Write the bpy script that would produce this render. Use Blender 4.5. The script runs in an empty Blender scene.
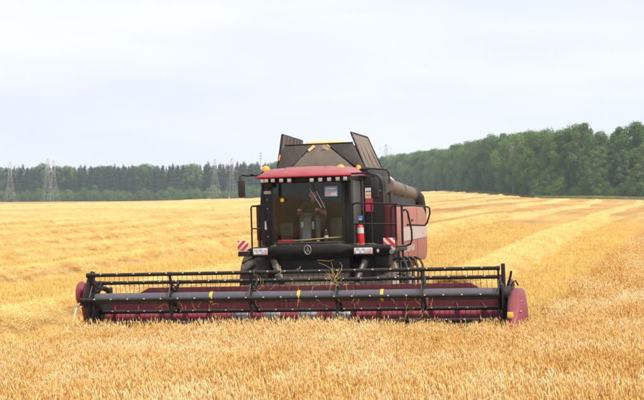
import bpy, bmesh, math, random
import numpy as np
from mathutils import Vector, Matrix, Euler, noise as mnoise

random.seed(7)
rng = np.random.default_rng(7)
R_ = math.radians
sc = bpy.context.scene
col = sc.collection

# ------------------------------------------------------------------ camera
CAM_H = 2.85
FPX = 1250.0                       # focal length in pixels of a 644 px wide picture
cam_d = bpy.data.cameras.new('camera')
cam = bpy.data.objects.new('camera', cam_d)
col.objects.link(cam)
cam.location = (0, 0, CAM_H)
cam.rotation_euler = (R_(90), 0, 0)
cam_d.sensor_width = 36.0
cam_d.lens = 36.0 * FPX / 644.0
cam_d.clip_start = 0.1
cam_d.clip_end = 9000
sc.camera = cam

# ------------------------------------------------------------------ sky, sun, exposure
SUN_EL, SUN_AZ = R_(54), R_(138)   # azimuth clockwise from +Y: high, to the right of and behind the camera
world = bpy.data.worlds.new('World')
sc.world = world
world.use_nodes = True
wn, wl = world.node_tree.nodes, world.node_tree.links
wn.clear()
w_out = wn.new('ShaderNodeOutputWorld')
w_bg = wn.new('ShaderNodeBackground')
w_sky = wn.new('ShaderNodeTexSky')
w_sky.sky_type = 'NISHITA'
w_sky.sun_disc = False
w_sky.sun_elevation = SUN_EL
w_sky.sun_rotation = SUN_AZ
w_sky.dust_density = 3.0
w_gain = wn.new('ShaderNodeVectorMath'); w_gain.operation = 'SCALE'
w_gain.inputs['Scale'].default_value = 1.0
w_tc = wn.new('ShaderNodeTexCoord')
w_map = wn.new('ShaderNodeMapping')
w_map.inputs['Scale'].default_value = (1.0, 1.0, 6.0)
w_map.inputs['Rotation'].default_value = (0.05, 0.12, 0.4)
w_noise = wn.new('ShaderNodeTexNoise')
w_noise.inputs['Scale'].default_value = 2.6
w_noise.inputs['Detail'].default_value = 7.0
w_noise.inputs['Roughness'].default_value = 0.55
w_ramp = wn.new('ShaderNodeValToRGB')
w_ramp.color_ramp.elements[0].position = 0.32
w_ramp.color_ramp.elements[0].color = (5.50, 5.72, 6.48, 1)
w_ramp.color_ramp.elements[1].position = 0.66
w_ramp.color_ramp.elements[1].color = (6.60, 6.70, 7.10, 1)
w_mix = wn.new('ShaderNodeMixRGB')
w_mix.inputs['Fac'].default_value = 0.90          # thin continuous cloud over the clear sky
wl.new(w_tc.outputs['Generated'], w_map.inputs['Vector'])
wl.new(w_map.outputs['Vector'], w_noise.inputs['Vector'])
wl.new(w_noise.outputs['Fac'], w_ramp.inputs['Fac'])
wl.new(w_sky.outputs['Color'], w_gain.inputs[0])
wl.new(w_gain.outputs['Vector'], w_mix.inputs['Color1'])
wl.new(w_ramp.outputs['Color'], w_mix.inputs['Color2'])
wl.new(w_mix.outputs['Color'], w_bg.inputs['Color'])
w_bg.inputs['Strength'].default_value = 0.112
wl.new(w_bg.outputs['Background'], w_out.inputs['Surface'])

sun_d = bpy.data.lights.new('sun', 'SUN')
sun_d.energy = 3.5
sun_d.angle = R_(12)
sun_d.color = (1.0, 0.95, 0.87)
sun = bpy.data.objects.new('sun', sun_d)
col.objects.link(sun)
sun.location = (0, 0, 60)
sdir = Vector((math.sin(SUN_AZ) * math.cos(SUN_EL), math.cos(SUN_AZ) * math.cos(SUN_EL), math.sin(SUN_EL)))
sun.rotation_euler = sdir.to_track_quat('Z', 'Y').to_euler()

sc.view_settings.view_transform = 'Standard'
sc.view_settings.look = 'None'
sc.view_settings.exposure = 0.52
sc.view_settings.gamma = 1.0
sc.view_settings.use_curve_mapping = False
sc.cycles.max_bounces = 8
sc.cycles.diffuse_bounces = 3
sc.cycles.glossy_bounces = 3
sc.cycles.transmission_bounces = 4
sc.cycles.transparent_max_bounces = 12
sc.cycles.volume_bounces = 2
sc.cycles.use_denoising = True

# ------------------------------------------------------------------ materials
def new_mat(name):
    m = bpy.data.materials.new(name)
    m.use_nodes = True
    nt = m.node_tree
    nt.nodes.clear()
    out = nt.nodes.new('ShaderNodeOutputMaterial')
    return m, nt, out

def noise_node(nt, scale, detail=4, rough=0.6, coord='Object', mapping=None):
    tc = nt.nodes.new('ShaderNodeTexCoord')
    n = nt.nodes.new('ShaderNodeTexNoise')
    n.inputs['Scale'].default_value = scale
    n.inputs['Detail'].default_value = detail
    n.inputs['Roughness'].default_value = rough
    if mapping:
        mp = nt.nodes.new('ShaderNodeMapping')
        mp.inputs['Scale'].default_value = mapping
        nt.links.new(tc.outputs[coord], mp.inputs['Vector'])
        nt.links.new(mp.outputs['Vector'], n.inputs['Vector'])
    else:
        nt.links.new(tc.outputs[coord], n.inputs['Vector'])
    return n

def ramp(nt, src, stops):
    r = nt.nodes.new('ShaderNodeValToRGB')
    els = r.color_ramp.elements
    while len(els) < len(stops):
        els.new(0.5)
    for e, (p, c) in zip(els, stops):
        e.position = p
        e.color = (c[0], c[1], c[2], 1) if hasattr(c, '__len__') else (c, c, c, 1)
    nt.links.new(src, r.inputs['Fac'])
    return r

DUST = (0.30, 0.225, 0.15)

def paint(name, base, rough=0.45, metallic=0.0, dust=0.35, top=0.45, coat=0.0, scale=3.0):
    """painted or plastic surface with field dust: noise patches everywhere and more where faces look up"""
    m, nt, out = new_mat(name)
    b = nt.nodes.new('ShaderNodeBsdfPrincipled')
    n1 = noise_node(nt, scale, 6, 0.65)
    n2 = noise_node(nt, scale * 14, 3, 0.6)
    ns = noise_node(nt, scale * 2.2, 5, 0.7, mapping=(2.2, 2.2, 0.22))      # run-down streaks
    st = nt.nodes.new('ShaderNodeMath'); st.operation = 'MULTIPLY_ADD'
    st.inputs[1].default_value = 0.45
    nt.links.new(ns.outputs['Fac'], st.inputs[0])
    sf_ = nt.nodes.new('ShaderNodeMath'); sf_.operation = 'MULTIPLY'; sf_.inputs[1].default_value = 0.60
    nt.links.new(n1.outputs['Fac'], sf_.inputs[0]); nt.links.new(sf_.outputs[0], st.inputs[2])
    r1 = ramp(nt, st.outputs[0], [(0.40, 0.0), (0.72, dust * 1.25)])
    geo = nt.nodes.new('ShaderNodeNewGeometry')
    sep = nt.nodes.new('ShaderNodeSeparateXYZ')
    nt.links.new(geo.outputs['Normal'], sep.inputs[0])
    up = nt.nodes.new('ShaderNodeMapRange')
    up.inputs['From Min'].default_value = 0.35
    up.inputs['From Max'].default_value = 1.0
    up.inputs['To Max'].default_value = top
    nt.links.new(sep.outputs['Z'], up.inputs['Value'])
    mul = nt.nodes.new('ShaderNodeMath'); mul.operation = 'MULTIPLY'
    nt.links.new(up.outputs['Result'], mul.inputs[0]); nt.links.new(n2.outputs['Fac'], mul.inputs[1])
    add = nt.nodes.new('ShaderNodeMath'); add.operation = 'ADD'; add.use_clamp = True
    nt.links.new(r1.outputs['Color'], add.inputs[0]); nt.links.new(mul.outputs[0], add.inputs[1])
    mx = nt.nodes.new('ShaderNodeMixRGB')
    mx.inputs['Color1'].default_value = (*base, 1)
    mx.inputs['Color2'].default_value = (*DUST, 1)
    nt.links.new(add.outputs[0], mx.inputs['Fac'])
    nt.links.new(mx.outputs['Color'], b.inputs['Base Color'])
    rr = nt.nodes.new('ShaderNodeMapRange')
    rr.inputs['To Min'].default_value = rough
    rr.inputs['To Max'].default_value = min(1.0, rough + 0.4)
    nt.links.new(add.outputs[0], rr.inputs['Value'])
    nt.links.new(rr.outputs['Result'], b.inputs['Roughness'])
    b.inputs['Metallic'].default_value = metallic
    b.inputs['Specular IOR Level'].default_value = 0.32 if sum(base) < 0.1 else 0.5
    bp = nt.nodes.new('ShaderNodeBump'); bp.inputs['Strength'].default_value = 0.12; bp.inputs['Distance'].default_value = 0.02
    n3 = noise_node(nt, scale * 1.7, 3, 0.5)
    nt.links.new(n3.outputs['Fac'], bp.inputs['Height']); nt.links.new(bp.outputs[0], b.inputs['Normal'])
    b.inputs['Coat Weight'].default_value = coat
    nt.links.new(b.outputs[0], out.inputs['Surface'])
    return m

M = {}
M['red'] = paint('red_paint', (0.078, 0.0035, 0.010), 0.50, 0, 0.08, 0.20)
M['red_shield'] = paint('red_shield_paint', (0.215, 0.013, 0.034), 0.45, 0, 0.12, 0.22)
M['red_dusty'] = paint('dusty_red_paint', (0.37, 0.098, 0.080), 0.5, 0, 0.60, 0.35, scale=1.3)
M['roof'] = paint('roof_plastic', (0.31, 0.032, 0.056), 0.30, 0, 0.22, 0.40)
M['black'] = paint('black_paint', (0.006, 0.006, 0.007), 0.46, 0, 0.045, 0.20)
M['black_dusty'] = paint('dusty_black_steel', (0.011, 0.010, 0.010), 0.55, 0, 0.09, 0.12)
M['hopper'] = paint('hopper_sheet', (0.020, 0.019, 0.019), 0.6, 0, 0.14, 0.2, scale=1.5)
M['hopper_fold'] = paint('hopper_fold_sheet', (0.060, 0.049, 0.040), 0.65, 0, 0.26, 0.2, scale=1.2)
M['feeder_plate'] = paint('feeder_plate_steel', (0.035, 0.026, 0.018), 0.6, 0, 0.25, 0.10, scale=1.6)  # brown base darkened to stand in for the cab's shade on the plate
M['flap'] = paint('flap_sheet', (0.135, 0.108, 0.086), 0.6, 0, 0.45, 0.2, scale=1.0)
M['tube_grey'] = paint('reel_tube_paint', (0.085, 0.092, 0.120), 0.30, 0.25, 0.14, 0.30)
M['auger_pipe'] = paint('unloading_pipe_paint', (0.105, 0.088, 0.076), 0.5, 0, 0.32, 0.45, scale=1.0)
M['steel'] = paint('worn_steel', (0.34, 0.33, 0.33), 0.38, 0.8, 0.25, 0.3)
M['bright'] = paint('pale_metal', (0.62, 0.61, 0.60), 0.35, 0.3, 0.15, 0.2)
M['rubber'] = paint('tyre_rubber', (0.020, 0.020, 0.021), 0.8, 0, 0.40, 0.5, scale=5)
M['white'] = paint('white_paint', (0.62, 0.60, 0.57), 0.5, 0, 0.22, 0.2)
M['stripe'] = paint('dusty_white_stripe', (0.50, 0.43, 0.40), 0.55, 0, 0.5, 0.2, scale=1.5)
M['rod'] = paint('pale_rod', (0.50, 0.46, 0.40), 0.6, 0, 0.2, 0.2)
M['yellow'] = paint('yellow_paint', (0.75, 0.47, 0.03), 0.45, 0, 0.08, 0.1)
M['orange'] = paint('orange_plastic', (0.85, 0.33, 0.02), 0.25, 0, 0.08, 0.1)
M['bright_red'] = paint('bright_red_paint', (0.58, 0.012, 0.014), 0.35, 0, 0.08, 0.2)
M['crimson'] = paint('crimson_sticker', (0.45, 0.02, 0.06), 0.45, 0, 0.08, 0.1)
M['blue'] = paint('blue_print', (0.05, 0.16, 0.42), 0.45, 0, 0.05, 0.1)
M['sky_blue'] = paint('pale_blue_print', (0.22, 0.46, 0.62), 0.45, 0, 0.05, 0.1)
M['pink_print'] = paint('pink_print', (0.66, 0.30, 0.30), 0.45, 0, 0.05, 0.1)
M['interior'] = paint('cab_trim', (0.055, 0.060, 0.052), 0.7, 0, 0.2, 0.2)
M['interior_grey'] = paint('cab_grey_plastic', (0.10, 0.125, 0.14), 0.6, 0, 0.15, 0.2)
M['olive'] = paint('olive_shirt', (0.085, 0.105, 0.055), 0.9, 0, 0.05, 0.0)
M['trouser'] = paint('grey_trousers', (0.12, 0.125, 0.13), 0.9, 0, 0.05, 0.0)
M['skin'] = paint('skin', (0.58, 0.29, 0.19), 0.55, 0, 0.0, 0.0)
M['hair'] = paint('dark_hair', (0.025, 0.018, 0.012), 0.7, 0, 0.0, 0.0)
M['eye'] = paint('eye_dark', (0.02, 0.015, 0.012), 0.3, 0, 0.0, 0.0)
M['green_mat'] = paint('green_strip', (0.12, 0.30, 0.16), 0.6, 0, 0.1, 0.1)
M['wood'] = paint('pale_wood', (0.55, 0.40, 0.16), 0.6, 0, 0.1, 0.1)
M['pylon'] = paint('galvanised_steel', (0.33, 0.335, 0.34), 0.7, 0.1, 0.1, 0.0)
M['bark'] = paint('bark', (0.10, 0.085, 0.065), 0.9, 0, 0.1, 0.0)

def lamp_glass():
    m, nt, out = new_mat('lamp_lens')
    b = nt.nodes.new('ShaderNodeBsdfPrincipled')
    n = noise_node(nt, 30, 2, 0.5)
    r = ramp(nt, n.outputs['Fac'], [(0.3, (0.45, 0.45, 0.46)), (0.7, (0.85, 0.85, 0.86))])
    nt.links.new(r.outputs['Color'], b.inputs['Base Color'])
    b.inputs['Metallic'].default_value = 0.55
    b.inputs['Roughness'].default_value = 0.22
    b.inputs['Coat Weight'].default_value = 0.6
    nt.links.new(b.outputs[0], out.inputs['Surface'])
    return m
M['lens'] = lamp_glass()

def glass(name, tint, gr=0.03, dust=0.06, ior=1.33):
    m, nt, out = new_mat(name)
    t = nt.nodes.new('ShaderNodeBsdfTransparent')
    t.inputs['Color'].default_value = (*tint, 1)
    g = nt.nodes.new('ShaderNodeBsdfGlossy')
    g.inputs['Roughness'].default_value = gr
    fr = nt.nodes.new('ShaderNodeFresnel')
    fr.inputs['IOR'].default_value = ior
    mx = nt.nodes.new('ShaderNodeMixShader')
    nt.links.new(fr.outputs[0], mx.inputs['Fac'])
    nt.links.new(t.outputs[0], mx.inputs[1]); nt.links.new(g.outputs[0], mx.inputs[2])
    d = nt.nodes.new('ShaderNodeBsdfDiffuse')
    d.inputs['Color'].default_value = (*DUST, 1)
    n = noise_node(nt, 2.5, 6, 0.65)
    r = ramp(nt, n.outputs['Fac'], [(0.4, 0.4 * dust), (0.8, 2.2 * dust)])
    mx2 = nt.nodes.new('ShaderNodeMixShader')
    nt.links.new(r.outputs['Color'], mx2.inputs['Fac'])
    nt.links.new(mx.outputs[0], mx2.inputs[1]); nt.links.new(d.outputs[0], mx2.inputs[2])
    nt.links.new(mx2.outputs[0], out.inputs['Surface'])
    return m
M['dusty_glass'] = glass('dusty_side_glass', (0.6, 0.62, 0.58), dust=0.01, gr=0.4, ior=1.08)
M['glass'] = glass('cab_glass', (0.92, 0.94, 0.92), dust=0.005)
M['clear'] = glass('clear_plastic', (0.80, 0.86, 0.90), dust=0.12)

def plant_mat(name, c_dark, c_mid, c_light, transl=0.25, patch=0.35, rough=0.75, w_isl=0.45, w_obj=0.30):
    """dry or green plant matter: each instance its own tint, broad field patches in world space"""
    m, nt, out = new_mat(name)
    oi = nt.nodes.new('ShaderNodeObjectInfo')
    geo = nt.nodes.new('ShaderNodeNewGeometry')
    n = nt.nodes.new('ShaderNodeTexNoise')
    n.inputs['Scale'].default_value = 0.45
    n.inputs['Detail'].default_value = 4
    nt.links.new(geo.outputs['Position'], n.inputs['Vector'])
    isl = geo.outputs['Random Per Island']
    a = nt.nodes.new('ShaderNodeMath'); a.operation = 'MULTIPLY_ADD'
    a.inputs[1].default_value = w_isl
    nt.links.new(isl, a.inputs[0])
    b2 = nt.nodes.new('ShaderNodeMath'); b2.operation = 'MULTIPLY'
    b2.inputs[1].default_value = w_obj
    nt.links.new(oi.outputs['Random'], b2.inputs[0])
    nt.links.new(b2.outputs[0], a.inputs[2])
    c = nt.nodes.new('ShaderNodeMath'); c.operation = 'MULTIPLY_ADD'
    c.inputs[1].default_value = patch * 2
    nt.links.new(n.outputs['Fac'], c.inputs[0])
    nt.links.new(a.outputs[0], c.inputs[2])
    off = nt.nodes.new('ShaderNodeMath'); off.operation = 'SUBTRACT'
    off.inputs[1].default_value = patch * 0.62
    nt.links.new(c.outputs[0], off.inputs[0])
    r = ramp(nt, off.outputs[0], [(0.08, c_dark), (0.45, c_mid), (0.9, c_light)])
    p = nt.nodes.new('ShaderNodeBsdfPrincipled')
    p.inputs['Roughness'].default_value = rough
    p.inputs['Specular IOR Level'].default_value = 0.25
    nt.links.new(r.outputs['Color'], p.inputs['Base Color'])
    t = nt.nodes.new('ShaderNodeBsdfTranslucent')
    nt.links.new(r.outputs['Color'], t.inputs['Color'])
    mx = nt.nodes.new('ShaderNodeMixShader')
    mx.inputs['Fac'].default_value = transl
    nt.links.new(p.outputs[0], mx.inputs[1]); nt.links.new(t.outputs[0], mx.inputs[2])
    nt.links.new(mx.outputs[0], out.inputs['Surface'])
    return m
M['ear'] = plant_mat('wheat_ear', (0.66, 0.36, 0.082), (0.85, 0.57, 0.185), (0.97, 0.84, 0.54), 0.35, patch=0.5)
M['stem'] = plant_mat('wheat_stem', (0.54, 0.245, 0.040), (0.73, 0.395, 0.078), (0.84, 0.54, 0.150), 0.35, patch=0.5)
M['straw'] = plant_mat('loose_straw', (0.58, 0.35, 0.09), (0.75, 0.52, 0.165), (0.87, 0.70, 0.32), 0.25)
M['swath_straw'] = plant_mat('swath_straw', (0.58, 0.35, 0.09), (0.86, 0.62, 0.22), (0.95, 0.79, 0.42), 0.25)
M['stubble'] = plant_mat('stubble_stalk', (0.60, 0.375, 0.085), (0.78, 0.545, 0.145), (0.90, 0.71, 0.25), 0.25)
M['grain'] = plant_mat('grain', (0.50, 0.31, 0.09), (0.60, 0.39, 0.13), (0.68, 0.47, 0.18), 0.0)
M['leaf'] = plant_mat('broadleaf', (0.032, 0.076, 0.015), (0.090, 0.180, 0.033), (0.190, 0.295, 0.058), 0.3, 0.25, w_isl=0.25, w_obj=0.55)
M['leaf_pale'] = plant_mat('pale_broadleaf', (0.07, 0.12, 0.03), (0.11, 0.18, 0.045), (0.15, 0.22, 0.065), 0.25, 0.25)
M['needle'] = plant_mat('needle_foliage', (0.034, 0.066, 0.034), (0.056, 0.098, 0.048), (0.085, 0.130, 0.062), 0.2, 0.25, w_isl=0.25, w_obj=0.55)
M['dry_twig'] = plant_mat('dry_twigs', (0.26, 0.22, 0.17), (0.34, 0.29, 0.23), (0.42, 0.36, 0.30), 0.1, 0.25)
M['grass'] = plant_mat('verge_grass', (0.10, 0.13, 0.035), (0.17, 0.19, 0.055), (0.30, 0.27, 0.09), 0.2)
M['weed'] = plant_mat('weed', (0.10, 0.22, 0.02), (0.16, 0.32, 0.03), (0.22, 0.40, 0.05), 0.3)

# ------------------------------------------------------------------ mesh builder
class MB:
    def __init__(s):
        s.v, s.f, s.m, s.mats = [], [], [], []
    def mi(s, mat):
        if mat not in s.mats:
            s.mats.append(mat)
        return s.mats.index(mat)
    def add(s, verts, faces, mat):
        o = len(s.v); k = s.mi(mat)
        s.v += [tuple(p) for p in verts]
        for f in faces:
            s.f.append(tuple(i + o for i in f)); s.m.append(k)
        return s
    def bm(s, b, mat, mtx=None):
        if mtx is not None:
            bmesh.ops.transform(b, matrix=mtx, verts=b.verts)
        b.verts.index_update()
        s.add([v.co.copy() for v in b.verts], [[v.index for v in f.verts] for f in b.faces], mat)
        b.free()
        return s
    def box(s, a, b, mat, bev=0.0, rot=None, piv=None, seg=2):
        a, b = Vector(a), Vector(b)
        t = bmesh.new()
        bmesh.ops.create_cube(t, size=1)
        d = b - a
        bmesh.ops.scale(t, vec=(abs(d.x), abs(d.y), abs(d.z)), verts=t.verts)
        if bev > 0:
            bmesh.ops.bevel(t, geom=t.edges[:] , offset=bev, segments=seg, profile=0.5, affect='EDGES')
        c = (a + b) / 2
        mt = Matrix.Translation(c)
        if rot is not None:
            pv = Vector(piv) if piv is not None else c
            mt = Matrix.Translation(pv) @ Euler(rot).to_matrix().to_4x4() @ Matrix.Translation(-pv) @ mt
        return s.bm(t, mat, mt)
    def prism(s, pts, mat, thick, bev=0.0):
        """polygon of 3-D points pushed along the vector thick"""
        t = bmesh.new()
        th = Vector(thick)
        vs = [t.verts.new(p) for p in pts]
        f = t.faces.new(vs)
        r = bmesh.ops.extrude_face_region(t, geom=[f])
        bmesh.ops.translate(t, vec=th, verts=[e for e in r['geom'] if isinstance(e, bmesh.types.BMVert)])
        bmesh.ops.recalc_face_normals(t, faces=t.faces)
        if bev > 0:
            bmesh.ops.bevel(t, geom=t.edges[:], offset=bev, segments=2, profile=0.5, affect='EDGES')
        return s.bm(t, mat)
    def tube(s, path, r, mat, seg=10, closed=False, cap=True):
        P = [Vector(p) for p in path]
        n = len(P)
        rs = r if hasattr(r, '__len__') else [r] * n
        tang = []
        for i in range(n):
            if closed:
                d = P[(i + 1) % n] - P[i - 1]
            else:
                d = P[min(i + 1, n - 1)] - P[max(i - 1, 0)]
            tang.append(d.normalized())
        ref = Vector((0, 0, 1)) if abs(tang[0].z) < 0.9 else Vector((1, 0, 0))
        nrm = (ref - tang[0] * ref.dot(tang[0])).normalized()
        verts, faces = [], []
        for i in range(n):
            nrm = (nrm - tang[i] * nrm.dot(tang[i]))
            nrm = nrm.normalized() if nrm.length > 1e-6 else tang[i].orthogonal().normalized()
            bi = tang[i].cross(nrm)
            for k in range(seg):
                a = 2 * math.pi * k / seg
                verts.append(P[i] + (nrm * math.cos(a) + bi * math.sin(a)) * rs[i])
        lim = n if closed else n - 1
        for i in range(lim):
            j = (i + 1) % n
            for k in range(seg):
                k2 = (k + 1) % seg
                faces.append((i * seg + k, i * seg + k2, j * seg + k2, j * seg + k))
        if cap and not closed:
            faces.append(tuple(range(seg - 1, -1, -1)))
            faces.append(tuple((n - 1) * seg + k for k in range(seg)))
        return s.add(verts, faces, mat)
    def lathe(s, prof, origin, axis, mat, seg=24, closed=False):
        """profile of (radius, distance along axis)"""
        ax = Vector(axis).normalized(); o = Vector(origin)
        e1 = ax.orthogonal().normalized(); e2 = ax.cross(e1)
        verts, faces = [], []
        n = len(prof)
        for r, h in prof:
            for k in range(seg):
                a = 2 * math.pi * k / seg
                verts.append(o + ax * h + (e1 * math.cos(a) + e2 * math.sin(a)) * max(r, 1e-4))
        for i in range(n if closed else n - 1):
            j = (i + 1) % n
            for k in range(seg):
                k2 = (k + 1) % seg
                faces.append((i * seg + k, j * seg + k, j * seg + k2, i * seg + k2))
        return s.add(verts, faces, mat)
    def loft(s, sections, mat, cap=True):
        n = len(sections[0])
        verts = [p for sec in sections for p in sec]
        faces = []
        for i in range(len(sections) - 1):
            for k in range(n):
                k2 = (k + 1) % n
                faces.append((i * n + k, i * n + k2, (i + 1) * n + k2, (i + 1) * n + k))
        if cap:
            faces.append(tuple(range(n - 1, -1, -1)))
            faces.append(tuple((len(sections) - 1) * n + k for k in range(n)))
        return s.add(verts, faces, mat)
    def mesh(s, name, smooth=True):
        me = bpy.data.meshes.new(name)
        me.from_pydata(s.v, [], s.f)
        for m in s.mats:
            me.materials.append(M[m])
        me.polygons.foreach_set('material_index', s.m)
        b = bmesh.new(); b.from_mesh(me)
        bmesh.ops.recalc_face_normals(b, faces=b.faces)
        b.to_mesh(me); b.free()
        if smooth:
            me.polygons.foreach_set('use_smooth', [True] * len(me.polygons))
            me.set_sharp_from_angle(angle=R_(38))
        me.update()
        return me
    def build(s, name, parent=None, smooth=True):
        o = bpy.data.objects.new(name, s.mesh(name, smooth))
        col.objects.link(o)
        if parent is not None:
            o.parent = parent
        return o

def tag(o, label=None, cat=None, group=None, kind=None):
    if label: o['label'] = label
    if cat: o['category'] = cat
    if group: o['group'] = group
    if kind: o['kind'] = kind
    return o

def empty(name, mtx=None):
    o = bpy.data.objects.new(name, None)
    o.empty_display_size = 0.3
    col.objects.link(o)
    if mtx is not None:
        o.matrix_world = mtx
    return o

def np_mesh(name, verts, faces, mats, mi=None, smooth=True):
    me = bpy.data.meshes.new(name)
    me.from_pydata(verts.tolist() if hasattr(verts, 'tolist') else verts, [], faces.tolist() if hasattr(faces, 'tolist') else faces)
    for m in mats:
        me.materials.append(M[m] if isinstance(m, str) else m)
    if mi is not None:
        me.polygons.foreach_set('material_index', mi)
    if smooth:
        me.polygons.foreach_set('use_smooth', [True] * len(me.polygons))
    me.update()
    return me

def scatter(name, sources, pts, rotz, scl, idx, kind='stuff', tilt=None):
    """one object whose geometry nodes stand a clump of plants on every point"""
    cl = bpy.data.collections.new(name + '_clumps')
    for i, me in enumerate(sources):
        o = bpy.data.objects.new('%s_clump_%02d' % (name, i), me)
        cl.objects.link(o)
    me = bpy.data.meshes.new(name)
    me.vertices.add(len(pts))
    me.vertices.foreach_set('co', np.asarray(pts, dtype=np.float32).ravel())
    rot = np.zeros((len(pts), 3), dtype=np.float32)
    rot[:, 2] = rotz
    if tilt is not None:
        rot[:, :2] = tilt
    a = me.attributes.new('rot', 'FLOAT_VECTOR', 'POINT'); a.data.foreach_set('vector', rot.ravel())
    s3 = np.asarray(scl, dtype=np.float32)
    if s3.ndim == 1:
        s3 = np.repeat(s3[:, None], 3, 1)
    a = me.attributes.new('scl', 'FLOAT_VECTOR', 'POINT'); a.data.foreach_set('vector', np.ascontiguousarray(s3).ravel())
    a = me.attributes.new('idx', 'INT', 'POINT'); a.data.foreach_set('value', np.asarray(idx, dtype=np.int32))
    ob = bpy.data.objects.new(name, me)
    col.objects.link(ob)
    nt = bpy.data.node_groups.new(name + '_nodes', 'GeometryNodeTree')
    nt.interface.new_socket('Geometry', in_out='INPUT', socket_type='NodeSocketGeometry')
    nt.interface.new_socket('Geometry', in_out='OUTPUT', socket_type='NodeSocketGeometry')
    N, Lk = nt.nodes, nt.links
    gi, go = N.new('NodeGroupInput'), N.new('NodeGroupOutput')
    m2p = N.new('GeometryNodeMeshToPoints')
    iop = N.new('GeometryNodeInstanceOnPoints')
    ci = N.new('GeometryNodeCollectionInfo')
    ci.inputs['Collection'].default_value = cl
    ci.inputs['Separate Children'].default_value = True
    ci.inputs['Reset Children'].default_value = True
    iop.inputs['Pick Instance'].default_value = True
    def na(nm, ty):
        x = N.new('GeometryNodeInputNamedAttribute'); x.data_type = ty; x.inputs['Name'].default_value = nm
        return x.outputs['Attribute']
    Lk.new(gi.outputs[0], m2p.inputs['Mesh'])
    Lk.new(m2p.outputs[0], iop.inputs['Points'])
    Lk.new(ci.outputs[0], iop.inputs['Instance'])
    Lk.new(na('idx', 'INT'), iop.inputs['Instance Index'])
    e2r = N.new('FunctionNodeEulerToRotation')
    Lk.new(na('rot', 'FLOAT_VECTOR'), e2r.inputs[0])
    Lk.new(e2r.outputs[0], iop.inputs['Rotation'])
    Lk.new(na('scl', 'FLOAT_VECTOR'), iop.inputs['Scale'])
    Lk.new(iop.outputs[0], go.inputs[0])
    md = ob.modifiers.new('scatter', 'NODES'); md.node_group = nt
    tag(ob, kind=kind)
    return ob

# ------------------------------------------------------------------ terrain
SLOPE = 0.03
PX_E = ([-300, 0, 130, 260, 350, 440, 500, 540, 644, 900], [-3, -2.0, -1.0, 2.0, 6.0, 9.5, 6.5, 2.5, 1.0, 0.0])
PX_R = ([-400, 380, 400, 450, 480, 510, 540, 590, 644, 1000], [720, 720, 700, 600, 500, 440, 385, 352, 345, 330])
def wood_edge(px):
    return np.interp(px, *PX_R)
def terrain(x, y):
    """height of the field: tilted a little to the side near the machine, rising gently to the woods"""
    x = np.asarray(x, dtype=float); y = np.asarray(y, dtype=float)
    side = SLOPE * 40 * np.tanh(x / 40) * np.exp(-(np.maximum(y - 30, 0) / 90.0) ** 2)
    ym = np.maximum(y, 60.0)
    px = np.clip(322 + FPX * x / ym, -300, 900)
    R = wood_edge(px)
    e = np.interp(px, *PX_E)
    hedge = CAM_H + e * R / FPX
    t = np.clip((y - 45) / (R - 45), 0, 1)
    rise = hedge * np.where(t > 0, t, 0) ** 1.15
    und = 0.10 * np.sin(x / 17 + 1.3) * np.sin(y / 29) * np.clip((y - 35) / 60, 0, 1)
    return side + rise + und
def tz(x, y):
    return float(terrain(x, y))

def axis_pts(segs):
    out = []
    for a, b, st in segs:
        out += list(np.arange(a, b, st))
    out.append(segs[-1][1])
    return np.array(out)
gx = axis_pts([(-2600, -500, 150), (-500, -120, 12), (-120, -40, 3), (-40, 40, 1.0), (40, 140, 3), (140, 500, 15), (500, 2600, 150)])
gy = axis_pts([(-600, -40, 40), (-40, 8, 4), (8, 80, 1.0), (80, 200, 3), (200, 900, 8), (900, 3200, 120)])
XX, YY = np.meshgrid(gx, gy)
ZZ = terrain(XX, YY)
V = np.stack([XX.ravel(), YY.ravel(), ZZ.ravel()], 1)
ny, nx = XX.shape
ii = (np.arange(ny - 1)[:, None] * nx + np.arange(nx - 1)[None, :]).ravel()
Fq = np.stack([ii, ii + 1, ii + nx + 1, ii + nx], 1)

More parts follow.
